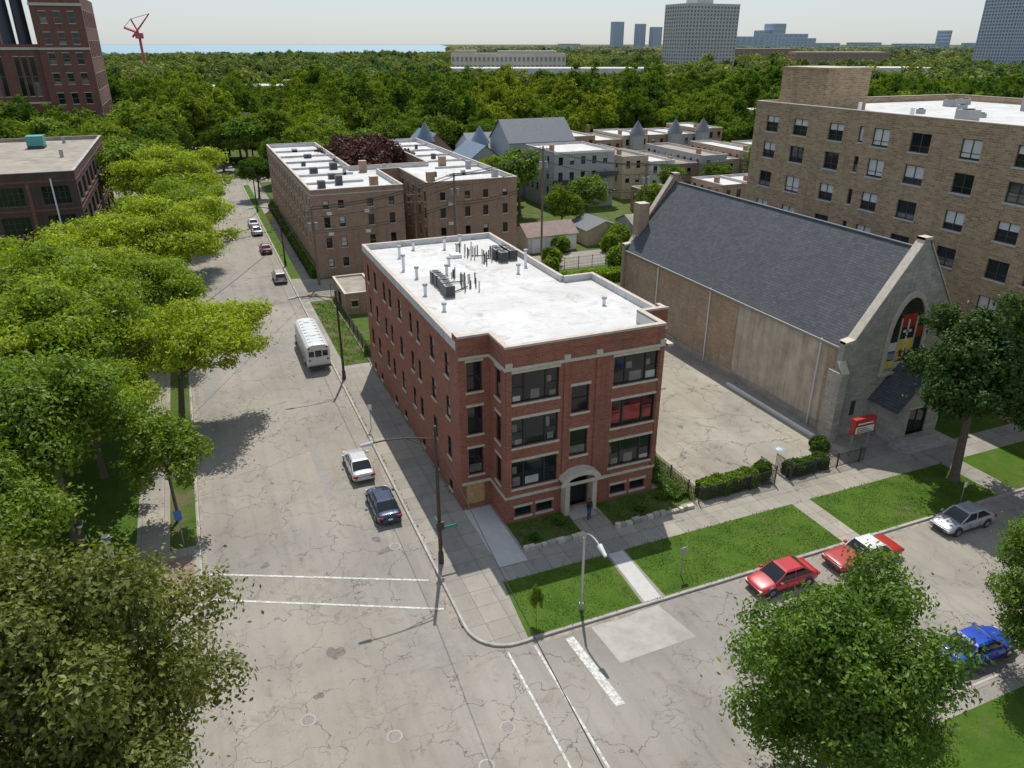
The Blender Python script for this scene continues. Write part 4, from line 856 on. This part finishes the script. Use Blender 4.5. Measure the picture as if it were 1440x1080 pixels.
# ---------------------------------------------------------------- street furniture
b=B('street_lamp',(17.9,31.9,Z));b.cyl('pole','pole_alu',(0,0,0),(0,0,5.4),.10,.07,n=12);b.cyl('base','pole_alu',(0,0,0),(0,0,.5),.16,.13,n=12)
pr=(0,0,5.4)
for k in range(1,9):
    a=k/8*math.pi*.62;p_=(.01*k,-1.05*(1-math.cos(a)),5.4+.6*math.sin(a));b.cyl('arm','pole_alu',pr,p_,.05,n=8,cap=False);pr=p_
b.cyl('arm','pole_alu',pr,(pr[0],pr[1]-.3,pr[2]-.1),.05,n=8);b.cyl('head','lamp_w',(pr[0],pr[1]-.2,pr[2]-.05),(pr[0],pr[1]-.95,pr[2]-.28),.17,.10,n=10);b.done()
def lamp2(x,y,h,arm,hz):
    b=B('street_lamp',(x,y,Z));b.cyl('pole','pole_brown',(0,0,0),(0,0,h),.14,.09,n=10);b.cyl('base','pole_brown',(0,0,0),(0,0,.9),.2,.18,n=10)
    pr=(0,0,hz)
    for k in range(1,7):
        t=k/6;p_=(-arm*t,0,hz+.55*math.sin(t*math.pi*.6));b.cyl('arm','pole_brown',pr,p_,.05,n=6,cap=False);pr=p_
    b.cyl('brace','pole_brown',(0,0,hz-.7),(-arm*.45,0,hz+.35),.03,n=6);b.cyl('head','pole_alu',(pr[0]+.1,0,pr[2]),(pr[0]-.65,0,pr[2]-.05),.14,.09,n=10);return b
b=lamp2(11.3,39.6,10.4,4.0,9.5);b.box('name_sign','sign_green',.15,1.25,-.02,.02,2.6,2.85);b.box('name_sign','sign_green',-.02,.02,.15,1.0,2.9,3.1);b.box('junction_box','pole_brown',-.25,.25,-.3,-.14,2.8,3.4);b.done()
lamp2(11.2,72.6,9.6,4.0,8.8).done();lamp2(11.2,120,9.6,3.8,8.8).done();lamp2(11.2,165,9.6,3.8,8.8).done()
def upole(x,y,h,tr=True,cross=True):
    b=B('utility_pole',(x,y,0));b.cyl('pole','wood_pole',(0,0,0),(0,0,h),.19,.13,n=9)
    if cross:
        for z in (h-.5,h-1.6):
            b.box('crossarm','wood_pole',-1.2,1.2,-.06,.06,z,z+.12);[b.cyl('insulators','metal_grey',(q,0,z+.12),(q,0,z+.3),.05,n=6) for q in (-1.1,-.6,.6,1.1)]
    if tr:
        for q in (-.45,.45):b.cyl('transformer','metal_grey',(q,-.25,h-3.3),(q,-.25,h-2.3),.26,n=10)
    b.done()
upole(14.4,107.5,11.5);upole(36,109.2,14.5);upole(51.2,110.4,17.5);upole(70,110,14);upole(95,110,14);upole(30,110,12,False)
def wire(pts,sag=.6,r_=.018):
    cu=bpy.data.curves.new('wire','CURVE');cu.dimensions='3D';cu.bevel_depth=r_;cu.materials.append(M['rubber'])
    for i in range(len(pts)-1):
        a,c=Vector(pts[i]),Vector(pts[i+1]);sp=cu.splines.new('POLY');sp.points.add(10)
        for k in range(11):
            t=k/10;p_=a.lerp(c,t);p_.z-=sag*4*t*(1-t);sp.points[k].co=(*p_,1)
    o=bpy.data.objects.new('overhead_wire',cu);COL.objects.link(o)
for dx,dz in ((-1.1,0),(-.6,0),(.6,0),(1.1,0),(0,-1.6),(0,-4),(0,-4.4)):
    wire([(14.4+dx*.3,107.5+dx,11.2+dz*.8),(36,109.2+dx,14.2+dz),(51.2,110.4+dx,17.2+dz*1.2),(70,110+dx,13.8+dz),(95,110+dx,13.8+dz)],.8,.035)
wire([(14.4,107.5,10),(20,75,12.6)],.5,.03);wire([(36,109,12),(25,75,12.8)],.7,.03);wire([(11.3,39.6,9.9),(11.2,72.6,9.2),(11.2,120,9.2),(11.2,165,9.2)],.5,.022)
wire([(36,109,13),(30,111,12)],.2);wire([(-9,60,9),(14.4,107.5,10.5)],.8,.025);wire([(-12,100,9),(14.4,107.5,10.8)],.8,.03);wire([(-12,101,8),(14.4,107.5,9.8)],.8,.03)
wire([(11.3,39.6,9.9),(9.4,6,9.4)],.7,.022)
def signpost(name,x,y,h,m_,w,hh,rot=0):
    b=B(name,(x,y,Z),rot);b.cyl('post','metal_grey',(0,0,0),(0,0,h),.035,n=6);b.box('panel',m_,-w/2,w/2,-.06,-.036,h-hh,h+.03);b.done()
signpost('parking_sign',25.5,32.3,2.2,'metal_grey',.5,.5);signpost('bus_stop_sign',-4.7,48.4,2.8,'sign_blue',.5,.7);signpost('parking_sign',11.3,60.5,2.4,'white_trim',.35,.5)
signpost('pedestrian_sign',11.9,146,3.0,'yellow',.9,.9);signpost('yellow_sign',11.9,128,2.6,'yellow',.5,.6)
b=B('stop_sign',(12,200,Z));b.cyl('post','metal_grey',(0,0,0),(0,0,2.6),.04,n=6);b.cyl('panel','stop_red',(0,-.05,2.6),(0,-.08,2.6),.45,n=8);b.done()
signpost('no_parking_sign',49.5,30.95,2.2,'white_trim',.3,.45)
b=B('information_kiosk',(-9.0,47.2,Z));b.box('post','white_trim',-.17,.17,-.08,.08,0,2.4);b.box('head','sign_blue',-.22,.22,-.11,.11,2.405,2.7);b.box('cap','white_trim',-.25,.25,-.14,.14,2.703,2.78);b.box('panel','sign_blue',-.13,.13,-.1,-.083,1.0,1.5);b.done()
b=B('globe_lamp',(-10.4,47.8,Z));b.cyl('post','metal_dark',(0,0,0),(0,0,3.4),.06,n=8);b.cyl('shade','metal_dark',(0,0,3.75),(0,0,3.95),.42,.1,n=14);b.cyl('lens','lamp_w',(0,0,3.4),(0,0,3.74),.14,.28,n=14);b.done()
put('sapling',T_sm,14.9,32.0,0,.16,.34)
b=B('trash_cart',(41.8,94,Z));b.box('bin','metal_dark',-.3,.3,-.35,.35,.1,1.0);b.box('lid','metal_dark',-.33,.33,-.38,.38,1.003,1.08);b.cyl('wheel','rubber',(-.3,.3,.12),(.3,.3,.12),.12);b.done()

# ---------------------------------------------------------------- vehicles
def car(name,x,y,rot,L,W,H,paint,kind='sedan',roof=None):
    b=B(name,(x,y,.02),rot);hw=W/2
    if kind=='sedan': st=[(.5,.38,.55,.72),(.485,.24,.66,.88),(.40,.2,.78,.97),(.24,.2,.90,1),(.0,.2,.94,1),(-.28,.2,.97,1),(-.42,.22,.98,.97),(-.485,.26,.92,.9),(-.5,.4,.70,.8)];gh=(.25,-.40,.07,-.22)
    elif kind=='suv': st=[(.5,.42,.62,.76),(.485,.28,.8,.9),(.38,.24,.95,.98),(.25,.24,1.02,1),(0,.24,1.05,1),(-.3,.24,1.06,1),(-.46,.26,1.05,.97),(-.49,.3,1.0,.93),(-.5,.45,.8,.88)];gh=(.27,-.485,.12,-.40)
    else: st=[(.5,.4,.66,.86),(.49,.28,.78,.95),(.42,.22,.82,1),(.16,.2,.86,1),(.0,.2,.87,1),(-.22,.2,.88,1),(-.42,.22,.86,.99),(-.49,.28,.78,.94),(-.5,.42,.62,.86)];gh=(.14,-.30,.03,-.20)
    rings=[]
    for fx,zb,zt,k in st:
        X_=fx*L;w=hw*k
        rings.append([(X_,-w*.9,zb),(X_,-w,zb+.14),(X_,-w*.985,zt-.16),(X_,-w*.9,zt-.03),(X_,-w*.5,zt+.02),(X_,w*.5,zt+.02),(X_,w*.9,zt-.03),(X_,w*.985,zt-.16),(X_,w,zb+.14),(X_,w*.9,zb)])
    for i in range(len(rings)-1):
        for j in range(10):
            k=(j+1)%10;b.poly('body',paint,[rings[i][j],rings[i][k],rings[i+1][k],rings[i+1][j]])
    b.poly('body',paint,rings[0]);b.poly('body',paint,rings[-1][::-1])
    xb0,xb1,xt0,xt1=[q*L for q in gh];zb=st[4][2]-.04;wb=hw*.90;wt=hw*.70
    base=[(xb0,-wb*.92,zb-.03),(xb0,wb*.92,zb-.03),(xb1,wb*.92,zb),(xb1,-wb*.92,zb)];mid=[((xb0*.35+xt0*.65),-(wb*.4+wt*.6),zb+(H-zb)*.6),((xb0*.35+xt0*.65),(wb*.4+wt*.6),zb+(H-zb)*.6),((xb1*.35+xt1*.65),(wb*.4+wt*.6),zb+(H-zb)*.6),((xb1*.35+xt1*.65),-(wb*.4+wt*.6),zb+(H-zb)*.6)]
    top=[(xt0,-wt,H-.06),(xt0,wt,H-.06),(xt1,wt,H-.06),(xt1,-wt,H-.06)]
    for A_,C_ in ((base,mid),(mid,top)):
        for i in range(4):
            j=(i+1)%4;b.poly('glass','glass_car',[A_[i],A_[j],C_[j],C_[i]])
    rp=roof or paint
    tt=[(xt0-.12,-wt*.86,H),(xt0-.12,wt*.86,H),(xt1+.12,wt*.86,H),(xt1+.12,-wt*.86,H)];tb=[(xt0+.03,-wt-.02,H-.07),(xt0+.03,wt+.02,H-.07),(xt1-.03,wt+.02,H-.07),(xt1-.03,-wt-.02,H-.07)]
    b.poly('roof',rp,tt)
    for i in range(4):
        j=(i+1)%4;b.poly('roof',rp,[tb[i],tb[j],tt[j],tt[i]])
    for i in range(4):
        b.cyl('pillars',rp,base[i],mid[i],.05,.045,n=6);b.cyl('pillars',rp,mid[i],top[i],.045,.04,n=6)
    for s_ in (-1,1):
        xm=(xt0+xt1)/2;b.cyl('pillars',rp,(xm,s_*wb*.93,zb),(xm-.05,s_*(wt+.0),H-.06),.045,n=6)
        b.box('mirrors',paint,xb0-.35,xb0-.15,s_*hw-.02 if s_>0 else -hw-.16,hw+.16 if s_>0 else -hw+.02,zb,zb+.14)
        b.box('sills','metal_dark',-.3*L,.3*L,s_*hw-.012 if s_>0 else -hw-.006,s_*hw+.006 if s_>0 else -hw+.012,.2,.3)
        for q in (.08,-.12): b.box('door_gaps','metal_dark',q*L-.008,q*L+.008,min(s_*(hw-.02),s_*(hw+.004)),max(s_*(hw-.02),s_*(hw+.004)),.34,zb-.12)
        for fx in (.31,-.30):
            r_=.335 if kind!='suv' else .37;yo=s_*(hw+.012);yi=s_*(hw-.2)
            b.cyl('arches','metal_dark',(fx*L,s_*(hw-.15),r_+.04),(fx*L,s_*(hw+.003),r_+.04),r_+.07,n=20)
            b.cyl('wheels','rubber',(fx*L,yi,r_-.02),(fx*L,yo,r_-.02),r_,n=20);b.cyl('hubs','chrome',(fx*L,yi,r_-.02),(fx*L,s_*(hw+.022),r_-.02),r_*.62,n=12)
        z0=st[1][2]-.2
        b.box('headlights','lamp_w',.5*L-.16,.5*L-.01,min(s_*hw*.5,s_*hw*.84),max(s_*hw*.5,s_*hw*.84),z0,z0+.13)
        zr=st[-2][2]-.26;b.box('taillights','lamp_r',-.5*L+.0,-.5*L+.2,min(s_*hw*.55,s_*hw*.93),max(s_*hw*.55,s_*hw*.93),zr,zr+.16)
    b.box('grille','metal_dark',.5*L-.06,.5*L+.005,-hw*.45,hw*.45,.36,.56);b.box('plate','lamp_w',-.5*L-.012,-.5*L+.02,-.16,.16,.52,.66);b.box('bumper','metal_dark',-.5*L-.006,-.5*L+.1,-hw*.7,hw*.7,.3,.38)
    e=b.done(smooth=('body',))
    for c in e.children:
        if c.name.startswith('body'): mo=c.modifiers.new('s','SUBSURF');mo.levels=2;mo.render_levels=2
    return e
UP=math.pi/2
car('parked_car',8.75,54.0,UP,4.9,1.9,1.5,'p_silver');car('parked_car',9.25,47.5,UP,4.7,1.9,1.48,'p_navy')
car('parked_car',9.4,112.3,UP,4.5,1.8,1.6,'p_beige','suv');car('parked_car',9.3,130.6,UP,4.4,1.8,1.45,'p_maroon');car('parked_car',9.2,145,UP,4.6,1.8,1.5,'p_silver');car('parked_car',9.2,152,UP,4.6,1.8,1.5,'p_white')
car('parked_car',31.1,29.2,math.pi,4.7,1.85,1.5,'p_red');car('parked_vintage_car',37.9,29.1,math.pi,5.6,2.0,1.4,'p_oldred','old','p_white');car('parked_car',47.7,29.3,math.pi,4.8,1.85,1.48,'p_silver2')
car('parked_car',37.2,20.0,0,4.8,1.9,1.5,'p_blue');car('moving_car',2.5,206,UP,4.6,1.9,1.6,'p_black','suv')
car('parked_car',43.5,105,0,4.6,1.85,1.6,'p_white','suv')
b=B('white_school_bus',(9.25,81.2,.02),UP);L=10.8;hw=1.22
def xsec(k=1.,h=0): return [(-hw*k,.55),(-hw*k,2.45+h),(-hw*.94*k,2.78+h),(-hw*.72*k,3.0+h),(-hw*.3*k,3.1+h),(hw*.3*k,3.1+h),(hw*.72*k,3.0+h),(hw*.94*k,2.78+h),(hw*k,2.45+h),(hw*k,.55)]
st=[(-L/2,.97,-.05),(-L/2+.12,1,0),(L/2-1.9,1,0),(L/2-1.6,.97,-.05)];rg_=[[(x,y,z) for y,z in xsec(k,h)] for x,k,h in st]
for i in range(3):
    for j in range(10):
        k=(j+1)%10;b.poly('body','bus_white',[rg_[i][j],rg_[i][k],rg_[i+1][k],rg_[i+1][j]])
b.poly('body','bus_white',rg_[0]);b.poly('body','bus_white',rg_[-1][::-1])
b.box('hood','bus_white',L/2-1.6,L/2,-.85,.85,.6,1.6);b.box('windshield','glass_car',L/2-1.62,L/2-1.55,-1.05,1.05,1.7,2.6)
for s_ in (-1,1):
    for i in range(9):
        x0=-L/2+.5+i*.93;b.box('windows','glass_car',x0,x0+.76,min(s_*(hw-.02),s_*(hw+.008)),max(s_*(hw-.02),s_*(hw+.008)),1.75,2.4)
    for z in (1.6,1.15,.85): b.box('rub_rails','metal_dark',-L/2+.1,L/2-1.9,min(s_*hw,s_*(hw+.02)),max(s_*hw,s_*(hw+.02)),z,z+.05)
    for fx in (-L/2+2.6,L/2-1.1):
        b.cyl('wheels','rubber',(fx,s_*.8,.5),(fx,s_*(hw+.01),.5),.5,n=18);b.cyl('hubs','white_trim',(fx,s_*.9,.5),(fx,s_*(hw+.03),.5),.25,n=10)
    b.box('rear_windows','glass_car',-L/2-.015,-L/2+.02,min(s_*.45,s_*1.0),max(s_*.45,s_*1.0),1.75,2.35)
    b.cyl('lights','lamp_r',(-L/2-.03,s_*.95,1.35),(-L/2+.02,s_*.95,1.35),.11);b.cyl('lights','lamp_r',(-L/2-.03,s_*.95,2.7),(-L/2+.05,s_*.95,2.7),.1);b.cyl('lights','yellow',(-L/2-.03,s_*.68,2.7),(-L/2+.05,s_*.68,2.7),.1)
    b.box('roof_hatch','bus_white',-.35+s_*2.3,.35+s_*2.3,-.3,.3,3.09,3.17)
b.box('emergency_door','bus_white',-L/2-.02,-L/2+.02,-.36,.36,.75,1.65);b.box('rear_windows','glass_car',-L/2-.022,-L/2+.02,-.33,.33,1.7,2.4);b.box('rear_bumper','metal_dark',-L/2-.15,-L/2,-1.2,1.2,.5,.72)
for x in np.arange(-L/2+1,L/2-2,1.0): b.box('roof_ribs','bus_white',x,x+.05,-.8,.8,3.04,3.115)
b.done()

# ---------------------------------------------------------------- person at the entrance
def skinmesh(name,V,E,Rr,mat,sub=1):
    me=bpy.data.meshes.new(name);me.from_pydata(V,E,[]);o=bpy.data.objects.new(name,me);COL.objects.link(o);me.materials.append(M[mat])
    mo=o.modifiers.new('skin','SKIN');mo.use_smooth_shade=True
    for i,r_ in enumerate(Rr): me.skin_vertices[0].data[i].radius=(r_,r_)
    me.skin_vertices[0].data[0].use_root=True
    ms=o.modifiers.new('s','SUBSURF');ms.levels=sub;ms.render_levels=sub;return o
pe=bpy.data.objects.new('person',None);COL.objects.link(pe)
parts=[]
parts.append(skinmesh('jacket',[(0,0,.98),(0,0,1.15),(0,0,1.38),(0,0,1.47),(-.2,0,1.42),(-.26,-.03,1.14),(-.22,-.18,.95),(.2,0,1.42),(.27,0,1.14),(.25,-.06,.9)],[(0,1),(1,2),(2,3),(2,4),(4,5),(5,6),(2,7),(7,8),(8,9)],[.15,.14,.15,.06,.065,.05,.04,.065,.05,.04],'cloth_dark'))
parts.append(skinmesh('trousers',[(0,0,.98),(-.1,0,.9),(-.12,-.05,.5),(-.12,0,.1),(.1,0,.9),(.13,.02,.5),(.14,.06,.1)],[(0,1),(1,2),(2,3),(0,4),(4,5),(5,6)],[.14,.1,.07,.05,.1,.07,.05],'cloth_blue'))
parts.append(skinmesh('head',[(0,0,1.47),(0,-.01,1.55),(0,-.02,1.63),(0,-.01,1.70),(0,-.11,1.62)],[(0,1),(1,2),(2,3),(2,4)],[.05,.065,.095,.075,.018],'skin'))
parts.append(skinmesh('hair',[(0,.03,1.62),(0,.01,1.72),(0,-.04,1.74)],[(0,1),(1,2)],[.09,.085,.06],'hair'))
parts.append(skinmesh('shoe',[(-.12,.04,.05),(-.12,-.16,.04)],[(0,1)],[.05,.04],'hair'))
parts.append(skinmesh('shoe',[(.14,.1,.05),(.15,-.1,.04)],[(0,1)],[.05,.04],'hair'))
for k,(hx,hy,hz) in enumerate(((-.22,-.2,.92),(.25,-.07,.86))):
    parts.append(skinmesh('palm',[(hx,hy,hz),(hx,hy-.02,hz-.07)],[(0,1)],[.03,.032],'skin'))
    for j in range(5):
        o_=(j-2)*.016;l=(.045,.07,.08,.075,.06)[j];x_=hx+o_*1.3
        parts.append(skinmesh('finger',[(x_,hy-.02,hz-.05 if j else hz-.03),(x_,hy-.035,hz-.05-l*.6),(x_,hy-.025,hz-.06-l)],[(0,1),(1,2)],[.009,.009,.008],'skin',1))
for o in parts:o.parent=pe
pe.location=(22.9,40.3,.16);pe.rotation_euler=(0,0,.3)

# ---------------------------------------------------------------- light, sky, camera
el=math.radians(61);az=math.radians(21.7)
sd=Vector((math.sin(az)*math.cos(el),math.cos(az)*math.cos(el),math.sin(el)))
ld=bpy.data.lights.new('sun','SUN');ld.energy=4.1;ld.angle=math.radians(.53);ld.color=(1,.955,.88)
lo=bpy.data.objects.new('sun',ld);COL.objects.link(lo);lo.rotation_euler=(-sd).to_track_quat('-Z','Y').to_euler();lo.location=(50,50,100)
w=bpy.data.worlds.new('World');sc.world=w;w.use_nodes=True;nt=w.node_tree
sk=nt.nodes.new('ShaderNodeTexSky');sk.sky_type='NISHITA';sk.sun_disc=False;sk.sun_elevation=el;sk.sun_rotation=az;sk.air_density=1.0;sk.dust_density=.6;sk.ozone_density=2.0
mx=nt.nodes.new('ShaderNodeMix');mx.data_type='RGBA';mx.inputs[0].default_value=.6;nt.links.new(sk.outputs[0],mx.inputs[6]);mx.inputs[7].default_value=(4.7,5.25,6.0,1)
bg=nt.nodes['Background'];nt.links.new(mx.outputs[2],bg.inputs[0]);bg.inputs[1].default_value=.122
cd=bpy.data.cameras.new('camera');cd.sensor_fit='HORIZONTAL';cd.sensor_width=36;cd.lens=26.25;cd.clip_start=.5;cd.clip_end=90000
co=bpy.data.objects.new('camera',cd);COL.objects.link(co);co.location=(0,0,32);co.rotation_euler=(math.radians(90)-math.atan(478/1050),0,-math.atan(480/math.hypot(1050,478)))
sc.camera=co
sc.view_settings.view_transform='Standard';sc.view_settings.look='None';sc.view_settings.exposure=0
